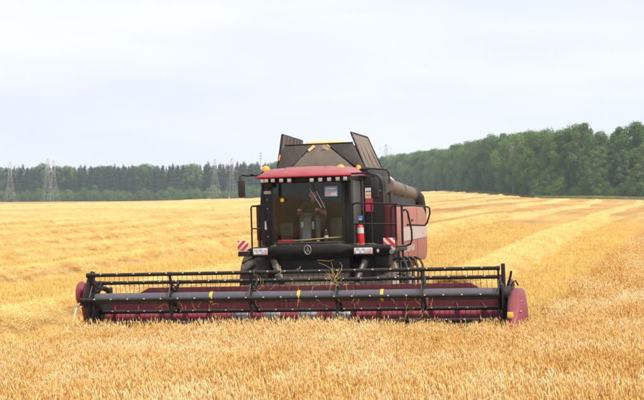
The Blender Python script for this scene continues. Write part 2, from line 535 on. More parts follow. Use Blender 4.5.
PHI = R_(15.5)           # direction of the harvested rows, clockwise from +Y
def field_mat(name, ridge=False):
    m, nt, out = new_mat(name)
    geo = nt.nodes.new('ShaderNodeNewGeometry')
    rot = nt.nodes.new('ShaderNodeVectorRotate')
    rot.rotation_type = 'Z_AXIS'
    rot.inputs['Angle'].default_value = PHI      # x across the rows, y along them
    nt.links.new(geo.outputs['Position'], rot.inputs['Vector'])
    def nz(scale, mapping, detail=5, rough=0.6):
        mp = nt.nodes.new('ShaderNodeMapping'); mp.inputs['Scale'].default_value = mapping
        n = nt.nodes.new('ShaderNodeTexNoise')
        n.inputs['Scale'].default_value = scale; n.inputs['Detail'].default_value = detail
        n.inputs['Roughness'].default_value = rough
        nt.links.new(rot.outputs[0], mp.inputs['Vector']); nt.links.new(mp.outputs[0], n.inputs['Vector'])
        return n.outputs['Fac']
    streak = nz(1.0, (0.55, 0.035, 1))
    broad = nz(1.0, (0.035, 0.012, 1), 4)
    fine = nz(9.0, (1, 0.7, 1), 8, 0.75)
    lump = nz(1.3, (1, 0.8, 1), 6, 0.65)
    def madd(a, k, b):
        x = nt.nodes.new('ShaderNodeMath'); x.operation = 'MULTIPLY_ADD'
        nt.links.new(a, x.inputs[0]); x.inputs[1].default_value = k
        if isinstance(b, float): x.inputs[2].default_value = b
        else: nt.links.new(b, x.inputs[2])
        return x.outputs[0]
    f = madd(streak, 0.55, -0.40 if not ridge else -0.25)
    f = madd(broad, 0.55, f)
    f = madd(fine, 0.38, f)
    f = madd(lump, 0.30, f)
    r = ramp(nt, f, [(0.34, (0.31, 0.155, 0.042)), (0.46, (0.44, 0.245, 0.072)), (0.56, (0.53, 0.315, 0.100)), (0.70, (0.67, 0.44, 0.16))])
    # green verge grass near the woods: by distance from them, kept as a vertex colour of the sheet
    at = nt.nodes.new('ShaderNodeAttribute'); at.attribute_name = 'verge'
    vr = ramp(nt, fine, [(0.3, (0.13, 0.17, 0.045)), (0.7, (0.27, 0.28, 0.09))])
    mx = nt.nodes.new('ShaderNodeMixRGB')
    nt.links.new(at.outputs['Fac'], mx.inputs['Fac'])
    nt.links.new(r.outputs['Color'], mx.inputs['Color1']); nt.links.new(vr.outputs['Color'], mx.inputs['Color2'])
    b = nt.nodes.new('ShaderNodeBsdfPrincipled')
    b.inputs['Roughness'].default_value = 0.85
    b.inputs['Specular IOR Level'].default_value = 0.15
    nt.links.new(mx.outputs['Color'], b.inputs['Base Color'])
    bp = nt.nodes.new('ShaderNodeBump')
    bp.inputs['Strength'].default_value = 0.9
    bp.inputs['Distance'].default_value = 0.16
    nt.links.new(madd(lump, 0.8, fine), bp.inputs['Height'])
    nt.links.new(bp.outputs[0], b.inputs['Normal'])
    nt.links.new(b.outputs[0], out.inputs['Surface'])
    return m
M['field'] = field_mat('stubble_field')
M['ridge'] = field_mat('straw_ridge', True)

ground_me = np_mesh('field_ground', V, Fq, ['field'])
pxv = 322 + FPX * V[:, 0] / np.maximum(V[:, 1], 1)
Rv = wood_edge(np.clip(pxv, -400, 1000))
right = np.clip((pxv - 380) / 60, 0, 1)
verge = np.clip((V[:, 1] - (Rv - 30)) / 14, 0, 1) * np.clip(0.45 + right, 0, 1)
at = ground_me.attributes.new('verge', 'FLOAT', 'POINT'); at.data.foreach_set('value', verge.astype(np.float32))
ground = bpy.data.objects.new('ground', ground_me); col.objects.link(ground)
tag(ground, 'golden harvested field rising gently to the woods', kind='structure')

# ------------------------------------------------------------------ the machine's frame
TH = R_(12.5)
D0, X0 = 25.0, -0.47
cT, sT = math.cos(TH), math.sin(TH)
def Lp(px, py, v):
    """point of the machine seen at a pixel of the 644 x 400 photograph, v metres behind the reel axis"""
    a = (px - 322) / FPX
    u = (a * (D0 + v * cT) - X0 - v * sT) / (cT + a * sT)
    Y = D0 - u * sT + v * cT
    return Vector((u, v, CAM_H - (py - 200) / FPX * Y - SLOPE * u))
def to_uv(x, y):
    dx, dy = x - X0, y - D0
    return dx * cT - dy * sT, dx * sT + dy * cT
MACH = Matrix.Translation((X0, D0, SLOPE * X0)) @ Euler((0, -SLOPE, -TH)).to_matrix().to_4x4()

# ------------------------------------------------------------------ swaths of straw
cP, sP = math.cos(PHI), math.sin(PHI)
def row_xy(a, q):                       # across, along -> world
    return X0 + a * cP + q * sP, D0 - a * sP + q * cP
def row_off(k, q):
    return 0.35 - 8.7 * k + 0.7 * np.sin(q / 31.0 + 1.7 * k) + 0.35 * np.sin(q / 11.0 + 2.9 * k)
sv, sf = [], []
prof = [(-1.0, -0.04), (-0.72, 0.30), (-0.38, 0.80), (0.0, 1.0), (0.40, 0.78), (0.75, 0.28), (1.0, -0.04)]
for k in range(0, 27):
    q0 = 12.5 if k == 0 else -32.0
    qs = axis_pts([(q0, 140, 0.4), (140, 330, 1.5), (330, 690, 6)]) if k < 9 else axis_pts([(max(q0, 40), 330, 1.5), (330, 690, 6)])
    base = len(sv)
    n_ok = 0
    rows = []
    for q in qs:
        a = float(row_off(k, q))
        wv = 0.95 + 0.35 * mnoise.noise((q * 0.35, k * 7.1, 0))
        hv = 0.54 * (0.75 + 0.55 * mnoise.noise((q * 0.6, k * 3.3, 4)))
        x, y = row_xy(a, q)
        edge = float(wood_edge(322 + FPX * x / max(y, 1)))
        if y > edge - 60 or abs(x) > 420:
            continue
        sec = []
        for j, (pw, ph) in enumerate(prof):
            jw = 0.22 * mnoise.noise((q * 1.1, j * 5.3, k)); jh = 0.15 * mnoise.noise((q * 1.9, j * 3.1, k + 9))
            xx, yy = row_xy(a + pw * wv * 1.1 + jw, q + 0.1 * jw)
            sec.append((xx, yy, [pw, ph * hv + (jh if 0 < j < 6 else 0)]))
        rows.append(sec)
    flat = np.array([(p[0], p[1]) for s_ in rows for p in s_])
    if len(flat) == 0:
        continue
    hz = terrain(flat[:, 0], flat[:, 1])
    i = 0
    for s_ in rows:
        for p in s_:
            sv.append((p[0], p[1], hz[i] + p[2][1])); i += 1
    for r in range(len(rows) - 1):
        for j in range(6):
            o = base + r * 7 + j
            sf.append((o, o + 1, o + 8, o + 7))
swath_me = np_mesh('straw_swaths', sv, sf, ['ridge'])
swaths = bpy.data.objects.new('straw_swaths', swath_me); col.objects.link(swaths)
tag(swaths, 'long pale windrows of loose straw lying across the harvested field', 'straw', kind='stuff')

# ------------------------------------------------------------------ plants: clumps for the scatters
def ribbon(vs, fs, mi, pts, w, nrm, m):
    """flat strip along points, width list w"""
    o = len(vs)
    for p, ww in zip(pts, w):
        vs.append(p - nrm * ww); vs.append(p + nrm * ww)
    for i in range(len(pts) - 1):
        fs.append((o + 2 * i, o + 2 * i + 1, o + 2 * i + 3, o + 2 * i + 2)); mi.append(m)

def wheat_clump(rg, n=54, size=0.42, h=0.52, awn=True):
    vs, fs, mi = [], [], []
    for _ in range(n):
        bx, by = rg.uniform(-size / 2, size / 2), rg.uniform(-size / 2, size / 2)
        hh = h * (rg.uniform(0.72, 1.10) if rg.random() < .9 else rg.uniform(1.08, 1.28))
        az = rg.uniform(0, 6.283); lean = abs(rg.gauss(0, 0.09)) + 0.02
        d = Vector((math.cos(az), math.sin(az), 0))
        p0 = Vector((bx, by, 0)); p1 = p0 + Vector((0, 0, hh * 0.55)) + d * lean * hh * 0.35
        p2 = p0 + Vector((0, 0, hh * 0.87)) + d * lean * hh
        side = Vector((math.cos(az + 1.2), math.sin(az + 1.2), 0))
        ribbon(vs, fs, mi, [p0, p1, p2], [0.0024, 0.0022, 0.0017], side, 0)
        for _l in range(2 if rg.random() < 0.6 else 1):      # dry leaf
            la = rg.uniform(0, 6.283); ld = Vector((math.cos(la), math.sin(la), 0))
            lp = p0.lerp(p1, rg.uniform(0.4, 1.0)); ll = rg.uniform(0.09, 0.18)
            ribbon(vs, fs, mi, [lp, lp + ld * ll * .5 + Vector((0, 0, ll * .35)), lp + ld * ll + Vector((0, 0, -ll * .15))],
                   [0.003, 0.005, 0.001], ld.cross(Vector((0, 0, 1))), 0)
        # ear: nodding spindle
        el = rg.uniform(0.060, 0.095); nod = rg.uniform(0.0, .55) if rg.random() < .85 else rg.uniform(1.0, 2.2)
        cur = p2; dirv = (Vector((0, 0, 1)) + d * lean * 1.4).normalized()
        o = len(vs); rr = [0.004, 0.0086, 0.0094, 0.0072, 0.001]; ns = len(rr)
        sd = dirv.cross(d).normalized() if dirv.cross(d).length > 1e-4 else Vector((1, 0, 0))
        centers = []
        for i in range(ns):
            nn = dirv.cross(sd)
            for kx in range(4):
                a = kx * math.pi / 2 + 0.4
                vs.append(cur + (sd * math.cos(a) + nn * math.sin(a)) * rr[i] * (1.2 if kx % 2 else 0.85))
            centers.append((cur.copy(), dirv.copy()))
            dirv = (Matrix.Rotation(nod / ns, 3, sd) @ dirv) if nod else dirv
            cur = cur + dirv * el / (ns - 1)
        for i in range(ns - 1):
            for kx in range(4):
                k2 = (kx + 1) % 4
                fs.append((o + i * 4 + kx, o + i * 4 + k2, o + i * 4 + 4 + k2, o + i * 4 + 4 + kx)); mi.append(1)
        if awn:
            for _a in range(5):
                ci, cd = centers[rg.randrange(1, ns)]
                ad = (cd + Vector((rg.uniform(-.35, .35), rg.uniform(-.35, .35), rg.uniform(-.1, .3)))).normalized()
                al = rg.uniform(0.04, 0.075)
                w = ad.cross(Vector((rg.random(), rg.random(), rg.random()))).normalized() * 0.0011
                q = len(vs); vs += [ci - w, ci + w, ci + ad * al]
                fs.append((q, q + 1, q + 2)); mi.append(1)
    return vs, fs, mi

def straw_clump(rg, n=26, size=0.5, up=0.16):
    vs, fs, mi = [], [], []
    for _ in range(n):
        c = Vector((rg.uniform(-size, size) * .5, rg.uniform(-size, size) * .5, rg.uniform(0, up)))
        a = rg.uniform(0, 6.283); e = rg.gauss(0, 0.35); ln = rg.uniform(0.08, 0.26)
        d = Vector((math.cos(a) * math.cos(e), math.sin(a) * math.cos(e), math.sin(e)))
        bend = Vector((rg.uniform(-.05, .05), rg.uniform(-.05, .05), rg.uniform(-.06, .03)))
        side = d.cross(Vector((rg.uniform(-.6, .6), rg.uniform(-.6, .6), 1))).normalized()
        ribbon(vs, fs, mi, [c - d * ln * .5, c + bend, c + d * ln * .5 - bend * .3], [0.003, 0.0035, 0.0025], side, 0)
    return vs, fs, mi

def stubble_clump(rg, size=0.6):
    vs, fs, mi = [], [], []
    for row in range(4):
        y = (row - 1.5) * 0.15
        for _ in range(12):
            p = Vector((y + rg.gauss(0, .015), rg.uniform(-size / 2, size / 2), 0))
            hh = rg.uniform(0.06, 0.14); a = rg.uniform(0, 6.283)
            t = Vector((rg.gauss(0, .04), rg.gauss(0, .04), hh))
            ribbon(vs, fs, mi, [p, p + t], [0.0042, 0.0038], Vector((math.cos(a), math.sin(a), 0)), 0)
    for _ in range(10):
        c = Vector((rg.uniform(-.3, .3), rg.uniform(-.3, .3), rg.uniform(0.01, 0.10)))
        a = rg.uniform(0, 6.283); ln = rg.uniform(.08, .26)
        d = Vector((math.cos(a), math.sin(a), rg.gauss(0, .15)))
        ribbon(vs, fs, mi, [c - d * ln / 2, c + d * ln / 2], [.0042, .0035], d.cross(Vector((0, 0, 1))).normalized(), 1)
    return vs, fs, mi

rg = random.Random(11)
wheat_src = [np_mesh('wheat_clump', [tuple(p) for p in c[0]], c[1], ['stem', 'ear'], c[2]) for c in (wheat_clump(rg) for _ in range(9))]
wheat_far = [np_mesh('wheat_clump_far', [tuple(p) for p in c[0]], c[1], ['stem', 'ear'], c[2]) for c in (wheat_clump(rg, 70, 0.7, 0.52, False) for _ in range(6))]
straw_src = [np_mesh('straw_clump', [tuple(p) for p in c[0]], c[1], ['straw'], c[2]) for c in (straw_clump(rg) for _ in range(7))]
swath_src = [np_mesh('swath_clump', [tuple(p) for p in c[0]], c[1], ['swath_straw'], c[2]) for c in (straw_clump(rg, 60, 0.6, 0.16) for _ in range(7))]
stub_src = [np_mesh('stubble_clump', [tuple(p) for p in c[0]], c[1], ['stubble', 'straw'], c[2]) for c in (stubble_clump(rg) for _ in range(6))]

# the standing crop: everything to the right of the header's left end that the knife has not reached
EDGE = R_(17.0)
def standing(x, y):
    u, v = to_uv(x, y)
    ac = (x - X0) * math.cos(EDGE) - (y - D0) * math.sin(EDGE)
    wob = 0.10 * np.sin(y * 2.1) + 0.08 * np.sin(y * 5.3 + 1)
    front = (u > -4.42 + wob) & (v < -0.12 + 0.08 * np.sin(u * 3.7))
    side = (ac > 4.75 + 0.25 * np.sin(y * .9) + wob) & (u > 4.85)
    return front | side
def in_view(x, y, margin):
    return np.abs(x) < y * 322 / FPX + margin

def jitter_grid(x0, x1, y0, y1, st):
    xs, ys = np.meshgrid(np.arange(x0, x1, st), np.arange(y0, y1, st))
    xs = xs.ravel() + rng.uniform(-.5, .5, xs.size) * st
    ys = ys.ravel() + rng.uniform(-.5, .5, ys.size) * st
    return xs, ys
x, y = jitter_grid(-14, 18, 9.0, 30, 0.29)
k = standing(x, y) & in_view(x, y, 8.0); x, y = x[k], y[k]
vary = 1.0 + 0.10 * np.sin(x * .9 + y * .35) * np.sin(y * .6 - x * .2) + rng.normal(0, .035, x.size)
P_ = np.stack([x, y, terrain(x, y)], 1)
wheat = scatter('standing_wheat', wheat_src, P_, rng.uniform(0, 6.283, x.size), np.clip(vary, .8, 1.2) * np.interp(y, [14, 21], [.97, .86]), rng.integers(0, 9, x.size),
                tilt=rng.normal(0, .05, (x.size, 2)))
tag(wheat, 'ripe golden wheat standing in the foreground before the harvester', 'wheat')
x, y = jitter_grid(0, 60, 30, 135, 0.44)
k = standing(x, y) & in_view(x, y, 8.0); x, y = x[k], y[k]
P_ = np.stack([x, y, terrain(x, y)], 1)
wheat2 = scatter('standing_wheat_strip', wheat_far, P_, rng.uniform(0, 6.283, x.size), 1 + rng.normal(0, .06, x.size), rng.integers(0, 6, x.size))
tag(wheat2, 'uncut strip of wheat running back along the right edge of the stubble', 'wheat')

# loose straw on the swaths
pts = []
for k in range(0, 9):
    lo = 12.5 if k == 0 else -28
    qs = lo + (105 - lo) * rng.random(5200) ** 1.25
    a = row_off(k, qs) + rng.normal(0, 0.50, qs.size)
    xx, yy = row_xy(a, qs)
    keep = in_view(xx, yy, 7) & (yy > 12)
    d = np.abs(a - row_off(k, qs))
    h = 0.46 * np.clip(1 - (d / 1.05) ** 2, 0, 1) - 0.02
    pts.append(np.stack([xx, yy, terrain(xx, yy) + h], 1)[keep])
pts = np.concatenate(pts)
straw = scatter('loose_straw', swath_src, pts, rng.uniform(0, 6.283, len(pts)), rng.uniform(.6, 1.05, len(pts)), rng.integers(0, 7, len(pts)),
                tilt=rng.normal(0, .18, (len(pts), 2)))
tag(straw, 'tangled loose straw stalks on top of the windrows', 'straw')
# scattered straw left between the windrows, in streaks along the rows
n_ = 9000
yy = 18 + 95 * rng.random(n_) ** 1.3
xx = (rng.random(n_) * 2 - 1) * (yy * 322 / FPX + 3)
aa = (xx - X0) * cP - (yy - D0) * sP; qq = (xx - X0) * sP + (yy - D0) * cP
dens = np.array([mnoise.noise((a_ * .42, q_ * .045, 2.2)) + .55 * mnoise.noise((a_ * 1.3, q_ * .5, 7.2)) for a_, q_ in zip(aa, qq)])
keep = (dens > 0.20) & (~standing(xx, yy))
xx, yy = xx[keep], yy[keep]
P_ = np.stack([xx, yy, terrain(xx, yy) + .03], 1)
st2 = scatter('scattered_straw', straw_src, P_, rng.uniform(0, 6.283, len(P_)), rng.uniform(.5, 1.0, len(P_)), rng.integers(0, 7, len(P_)), tilt=rng.normal(0, .12, (len(P_), 2)))
tag(st2, 'loose straw scattered in streaks between the windrows', 'straw')
# stubble
x, y = jitter_grid(-42, 46, 12, 115, 0.47)
k = (~standing(x, y)) & in_view(x, y, 7.0) & (rng.random(x.size) < np.clip((118 - y) / 75, 0, 1)); x, y = x[k], y[k]
P_ = np.stack([x, y, terrain(x, y)], 1)
stub = scatter('stubble', stub_src, P_, -PHI + rng.normal(0, .05, x.size), rng.uniform(.85, 1.15, x.size), rng.integers(0, 6, x.size))
tag(stub, 'short cut stubble between the windrows behind the harvester', 'stubble')
#__MACHINE__
# ------------------------------------------------------------------ the combine harvester
har = empty('combine_harvester', MACH)
tag(har, 'dark red and black combine harvester cutting wheat with its wide header', 'combine harvester')
def part(mb, name, parent=None, smooth=True):
    return mb.build(name, parent if parent is not None else har, smooth)
def V3(*a): return Vector(a)

# ---- header: trough, back wall, auger, knife, dividers
UL, UR = -4.32, 4.05
hd = MB()
# floor and back wall as one bent sheet with thickness
prof_h = [(0.12, 0.17), (0.45, 0.16), (0.80, 0.20), (1.05, 0.40), (1.12, 0.75), (1.12, 0.93)]
outer = [(0.12, 0.13), (0.47, 0.12), (0.84, 0.15), (1.11, 0.37), (1.18, 0.74), (1.18, 0.93)]
ring = prof_h + outer[::-1]
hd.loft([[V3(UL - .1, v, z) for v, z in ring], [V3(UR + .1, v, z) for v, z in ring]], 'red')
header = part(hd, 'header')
def sub(mb, name, parent, smooth=True):
    return mb.build(name, parent, smooth)
b = MB()   # raised middle of the back wall with slanted ends
zt = 1.085
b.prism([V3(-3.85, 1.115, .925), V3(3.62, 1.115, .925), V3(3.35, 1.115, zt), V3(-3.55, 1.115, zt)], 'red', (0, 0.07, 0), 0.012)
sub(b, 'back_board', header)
b = MB()
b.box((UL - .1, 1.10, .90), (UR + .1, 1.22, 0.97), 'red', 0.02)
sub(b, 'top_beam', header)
b = MB()   # lower beam behind
b.box((UL, 1.19, .25), (UR, 1.34, .42), 'black_dusty', 0.02)
sub(b, 'rear_beam', header)
# auger: drum with flighting, retracting fingers in the middle
b = MB()
AV, AZ, AR = 0.66, 0.46, 0.16
b.lathe([(0, 0), (AR, 0), (AR, UR - UL), (0, UR - UL)], (UL, AV, AZ), (1, 0, 0), 'red_shield', 20)
auger = sub(b, 'auger', header)
def flight(u0, u1, hand):
    mb = MB()
    n = int(abs(u1 - u0) / 0.52 * 16)
    vs, fs = [], []
    for i in range(n + 1):
        t = i / n; a = hand * 2 * math.pi * abs(u1 - u0) / 0.52 * t
        uu = u0 + (u1 - u0) * t
        for r, du in ((AR - .01, 0), (0.285, 0), (0.285, 0.012), (AR - .01, 0.012)):
            vs.append((uu + du, AV + math.cos(a) * r, AZ + math.sin(a) * r))
    for i in range(n):
        o = i * 4
        fs += [(o, o + 1, o + 5, o + 4), (o + 1, o + 2, o + 6, o + 5), (o + 2, o + 3, o + 7, o + 6)]
    mb.add(vs, fs, 'red_shield')
    return sub(mb, 'flighting', header)
flight(UL + .05, -1.05, 1); flight(UR - .05, 0.65, -1)
for i in range(18):
    uu = -1.0 + i * 0.093; a = i * 2.1
    b = MB()
    b.tube([(uu, AV + math.cos(a) * .15, AZ + math.sin(a) * .15), (uu, AV + math.cos(a) * .31, AZ + math.sin(a) * .31)], 0.009, 'steel', 6)
    sub(b, 'auger_finger', header)
for i, uu in enumerate((-1.55, -0.85, -0.1, 0.6)):      # worn shiny sleeves on the drum in the middle
    b = MB(); b.lathe([(AR + .004, 0), (AR + .010, 0.02), (AR + .010, 0.34), (AR + .004, 0.36)], (uu, AV, AZ), (1, 0, 0), 'steel', 20)
    sub(b, 'drum_sleeve', header)
# knife and guards
b = MB()
b.box((UL, 0.03, .145), (UR, 0.13, .185), 'black_dusty', 0.006)
n = int((UR - UL) / 0.0762)
for i in range(n):
    uu = UL + .04 + i * 0.0762
    b.add([(uu - .013, .04, .150), (uu + .013, .04, .150), (uu + .013, .04, .190), (uu - .013, .04, .190), (uu, -.085, .165)],
          [(0, 1, 4), (1, 2, 4), (2, 3, 4), (3, 0, 4), (0, 3, 2, 1)], 'steel')
sub(b, 'knife', header)
# end sheets
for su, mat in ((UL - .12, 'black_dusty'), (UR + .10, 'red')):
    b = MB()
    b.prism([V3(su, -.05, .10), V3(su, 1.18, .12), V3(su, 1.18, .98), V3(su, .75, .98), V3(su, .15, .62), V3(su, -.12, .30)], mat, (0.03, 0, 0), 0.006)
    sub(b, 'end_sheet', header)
# right divider: a rounded shield drawn forward to a nose
def divider(u0, wd, sgn, mat, top):
    mb = MB()
    secs = []
    for v, w, zb, ztp in ((1.00, wd, .16, top * .93), (0.70, wd * 1.05, .10, top), (0.25, wd * 1.05, .06, top * .985), (-0.10, wd * 1.0, .05, top * .90),
                          (-0.55, wd * .80, .05, top * .55), (-0.95, wd * .35, .05, top * .26), (-1.20, wd * .10, .06, top * .13)):
        sec = []
        H = ztp - zb
        for fu, fz in ((0, 0), (0.55, 0.0), (0.90, 0.04), (1.0, 0.22), (0.94, 0.62), (0.80, 0.93), (0.70, 0.985), (0.20, 1.0), (0, 0.96), (0, 0.40)):
            sec.append(V3(u0 + sgn * fu * w, v, zb + fz * H))
        secs.append(sec)
    mb.loft(secs, mat)
    return mb
dv = sub(divider(UR + .15, .31, 1, 'red_shield', 1.0), 'crop_divider', header)
b = MB()
b.tube([V3(UR + .16, .72, 1.005), V3(UR + .16, .25, .99), V3(UR + .16, -.10, .905), V3(UR + .155, -.55, .555), V3(UR + .15, -.95, .265)], .018, 'black_dusty', 6)
sub(b, 'edge_strip', header)
for (bu, bv_, bz) in ((.10, -.125, .84), (.24, -.125, .80), (.10, -.36, .66), (.24, -.37, .62), (.12, -.56, .49)):
    b = MB(); b.lathe([(0, -.018), (.018, -.016), (.020, .02)], V3(UR + .15 + bu, bv_, bz), (0, 1, -.6), 'steel', 8); sub(b, 'bolt', header)
b = MB(); b.tube([V3(UR + .17, .60, 1.0), V3(UR + .20, .45, 1.12), V3(UR + .26, .40, 1.16), V3(UR + .30, .50, 1.06)], .016, 'black', 6); sub(b, 'hose_loop', header)
b = MB()
b.box(Lp(511.5, 314, -.66) - V3(.055, .06, .05), Lp(511.5, 314, -.66) + V3(.055, .02, .05), 'yellow', 0.008)
sub(b, 'reflector', header)
# left end: rounded red drive cover and a pale divider rod
b = MB()
b.lathe([(0, -.09), (.20, -.09), (.255, -.05), (.26, .02), (.22, .07), (0, .09)], Lp(83.5, 293, 0.25), (1, 0.15, 0), 'red_shield', 26)
b.prism([V3(-4.66, .05, .78), V3(-4.66, .45, .82), V3(-4.66, .40, .52), V3(-4.66, .18, .46)], 'red_shield', (0.12, 0, 0), 0.02)
sub(b, 'drive_cover', header)
b = MB()
b.tube([Lp(84.5, 301, -.1), Lp(80.5, 303, -.35), Lp(77, 309, -.55), Lp(75, 316, -.7), Lp(74.2, 321, -.8)], [.016, .018, .018, .015, .010], 'rod', 8)
sub(b, 'divider_rod', header)
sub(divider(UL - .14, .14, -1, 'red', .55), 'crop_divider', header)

# ---- reel
REEL_R = 0.52
ang = [R_(1 + 72 * i) for i in range(5)]        # 0 = towards the front
RZ = 0.94
b = MB()
b.lathe([(0, 0), (.112, 0), (.112, UR - UL - .06), (0, UR - UL - .06)], (UL + .03, 0, RZ), (1, 0, 0), 'tube_grey', 28)
reel = part(b, 'reel')
def bar_pos(a, r=REEL_R):
    return -math.cos(a) * r, RZ + math.sin(a) * r
for i, a in enumerate(ang):
    v, z = bar_pos(a)
    b = MB()
    b.tube([(UL - .02, v, z), (UR + .0, v, z)], 0.038, 'black', 10)
    for j in range(int((UR - UL) / 0.105)):
        uu = UL + .08 + j * 0.105 + random.uniform(-.008, .008)
        # spring tine hangs down and slightly back
        b.tube([(uu, v, z - .03), (uu + random.gauss(0, .006), v + .004, z - .13), (uu + random.gauss(0, .014), v + .012, z - .235)], [.0050, .0044, .0034], 'black_dusty', 4)
    for j in range(23):
        uu = UL + .22 + j * 0.355
        if uu < UR - .05:
            b.box((uu - .016, v - .045, z + .008), (uu + .016, v - .022, z + .030), 'bright', 0.004)
    bar = sub(b, 'tine_bar', reel)
sp_px = [96, 174, 254, 339.5, 424.5, 501]
for j, px in enumerate(sp_px):
    uu = Lp(px, 293, 0).x
    b = MB()
    b.lathe([(.115, -.02), (.175, -.02), (.175, .02), (.115, .02)], (uu, 0, RZ), (1, 0, 0), 'black', 24, closed=True)
    for a in ang:
        v, z = bar_pos(a)
        d = V3(0, v, z - RZ)
        n_ = V3(0, -d.z, d.y).normalized()
        p0, p1 = V3(uu, 0, RZ) + d * .2, V3(uu, v, z)
        b.prism([p0 - n_ * .055 - V3(.018, 0, 0), p0 + n_ * .055 - V3(.018, 0, 0), p1 + n_ * .034 - V3(.018, 0, 0), p1 - n_ * .034 - V3(.018, 0, 0)], 'black', (.036, 0, 0), 0.004)
        b.lathe([(0, -.035), (.046, -.035), (.046, .035), (0, .035)], p1, (1, 0, 0), 'black', 12)
    for k in range(5):                       # chords between the arms
        v0, z0 = bar_pos(ang[k], REEL_R * .62); v1, z1 = bar_pos(ang[(k + 1) % 5], REEL_R * .62)
        b.tube([(uu, v0, z0), (uu, v1, z1)], 0.016, 'black', 6)
    sub(b, 'spider', reel)
# closed end plates: solid on the left, ring with eccentric on the right
b = MB()
pts = [V3(UL - .075, *bar_pos(a, REEL_R * 1.0)) for a in ang]
b.prism(pts, 'black_dusty', (.02, 0, 0), 0.004)
b.box((UL - .10, -.20, .42), (UL - .06, .12, 1.42), 'black_dusty', 0.01, rot=(R_(-10), 0, 0))
for a in ang:
    v, z = bar_pos(a)
    b.lathe([(0, 0), (.05, 0), (.05, .06), (0, .06)], (UL - .10, v, z), (1, 0, 0), 'black', 12)
sub(b, 'end_plate', reel)
b = MB()
pts = [V3(*Lp(92.5, 281, .1)), V3(*Lp(92, 274, .12)), V3(*Lp(93.5, 271.2, .14)), V3(*Lp(96, 272, .14)), V3(*Lp(97, 276, .12))]
b.tube(pts, .022, 'black', 8)
sub(b, 'hose_loop', reel)
b = MB()
uu = UR + .02
b.box((uu, -.04, .42), (uu + .075, .04, 1.52), 'black', 0.012, rot=(R_(4), 0, 0))
b.box((uu + .01, -.30, RZ - .28), (uu + .05, .30, RZ + .20), 'black', 0.03)
b.lathe([(0, 0), (.14, 0), (.14, .10), (.07, .12), (0, .12)], (uu + .05, 0, RZ), (1, 0, 0), 'black_dusty', 18)
b.tube([V3(uu + .10, .2, RZ + .10), V3(uu + .16, .18, RZ + .33), V3(uu + .18, .16, RZ + .42)], .022, 'black', 8)
sub(b, 'end_plate', reel)
for px in (213.5, 301, 384):
    uu = Lp(px, 293, 0).x
    b = MB()
    b.lathe([(.114, -.032), (.121, -.03), (.121, .03), (.114, .032)], (uu, 0, RZ), (1, 0, 0), 'yellow', 24)
    sub(b, 'yellow_band', reel)
# reel arms and lift cylinders
for su, s_ in ((UL - .17, -1), (UR + .13, 1)):
    b = MB()
    b.tube([(su, 1.25, 1.02), (su, .8, 1.12), (su, .25, 1.03), (su, -.05, .99)], [.06, .055, .05, .05], 'black', 10)
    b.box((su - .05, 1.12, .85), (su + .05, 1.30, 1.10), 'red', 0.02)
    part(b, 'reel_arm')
b = MB()
p0, p1 = Lp(505.6, 312, .1), Lp(507.5, 292, .25)
b.tube([p0, p0.lerp(p1, .62)], .034, 'white', 10); b.tube([p0.lerp(p1, .6), p1], .018, 'steel', 8)
part(b, 'lift_cylinder')
b = MB()   # red brackets, motor and hoses beside the right end
for (xa, ya, xb, yb, v, mt) in ((508, 290, 512, 301, .45, 'red_shield'), (512.5, 286.5, 515, 297, .5, 'red'), (508.5, 301, 512, 309, .4, 'black_dusty')):
    A, B = Lp(xa, yb, v), Lp(xb, ya, v)
    b.box((A.x, v, A.z), (B.x, v + .25, B.z), mt, 0.012)
b.tube([Lp(506, 290, .3), Lp(510, 287.5, .3), Lp(514, 288, .35), Lp(514.5, 284.5, .4)], .02, 'red', 8)
b.tube([Lp(512.5, 284.5, .4), Lp(513.5, 283.5, .4), Lp(514.5, 285, .4)], .028, 'black', 8)
part(b, 'reel_drive')

# ---- feeder house
b = MB()
def quad_sec(v, u0, u1, z0, z1):
    return [V3(u0, v, z0), V3(u1, v, z0), V3(u1, v, z1), V3(u0, v, z1)]
b.loft([quad_sec(1.2, -1.15, .75, .20, .98), quad_sec(2.2, -1.05, .62, .55, 1.22), quad_sec(3.6, -1.0, .55, 1.0, 1.72)], 'black_dusty')
feeder = part(b, 'feeder_house')
b = MB()
b.prism([V3(-.86, 1.18, 1.0), V3(.46, 1.18, 1.0), V3(.40, 2.0, 1.19), V3(-.82, 2.0, 1.19)], 'feeder_plate', (0, -.01, .035), .006)
sub(b, 'cover_plate', feeder)
for px0, px1 in ((283, 275), (358, 369)):
    b = MB()
    b.tube([Lp(px0 if px0 < 300 else px0, 281, 1.35), Lp(px1, 257, 2.6)], .075, 'black_dusty', 10)
    b.tube([Lp(px0, 281, 1.35) + V3(0.02, .02, .05), Lp(px0, 281, 1.35).lerp(Lp(px1, 257, 2.6), .55) + V3(.02, -.02, .07)], .035, 'steel', 8)
    sub(b, 'strut', feeder)
b = MB()
b.tube([V3(1.1, 1.15, .75), V3(.95, 2.0, .95), V3(.75, 2.5, 1.25)], .05, 'black_dusty', 8)
b.tube([V3(.7, 1.2, 1.08), V3(1.0, 1.5, 1.12), V3(1.5, 1.9, 1.20)], .045, 'black_dusty', 8)
b.box((.72, 1.25, .85), (1.35, 1.9, 1.12), 'black_dusty', .04)
b.box((1.35, 1.3, .80), (1.8, 1.75, 1.02), 'black_dusty', .03)
sub(b, 'drive_shaft', feeder)
for k in range(4):                                   # hydraulic hoses to the header
    b = MB()
    x0 = 401 + k * 5.4
    b.tube([Lp(x0 - 5, 259, 2.4), Lp(x0 + 1, 256.5, 2.1), Lp(x0 + 5, 258.5, 1.8), Lp(x0 + 7.5, 264, 1.55), Lp(x0 + 8.5, 272, 1.35), Lp(x0 + 8, 283, 1.25)], .026, 'black', 8)
    sub(b, 'hose', feeder)

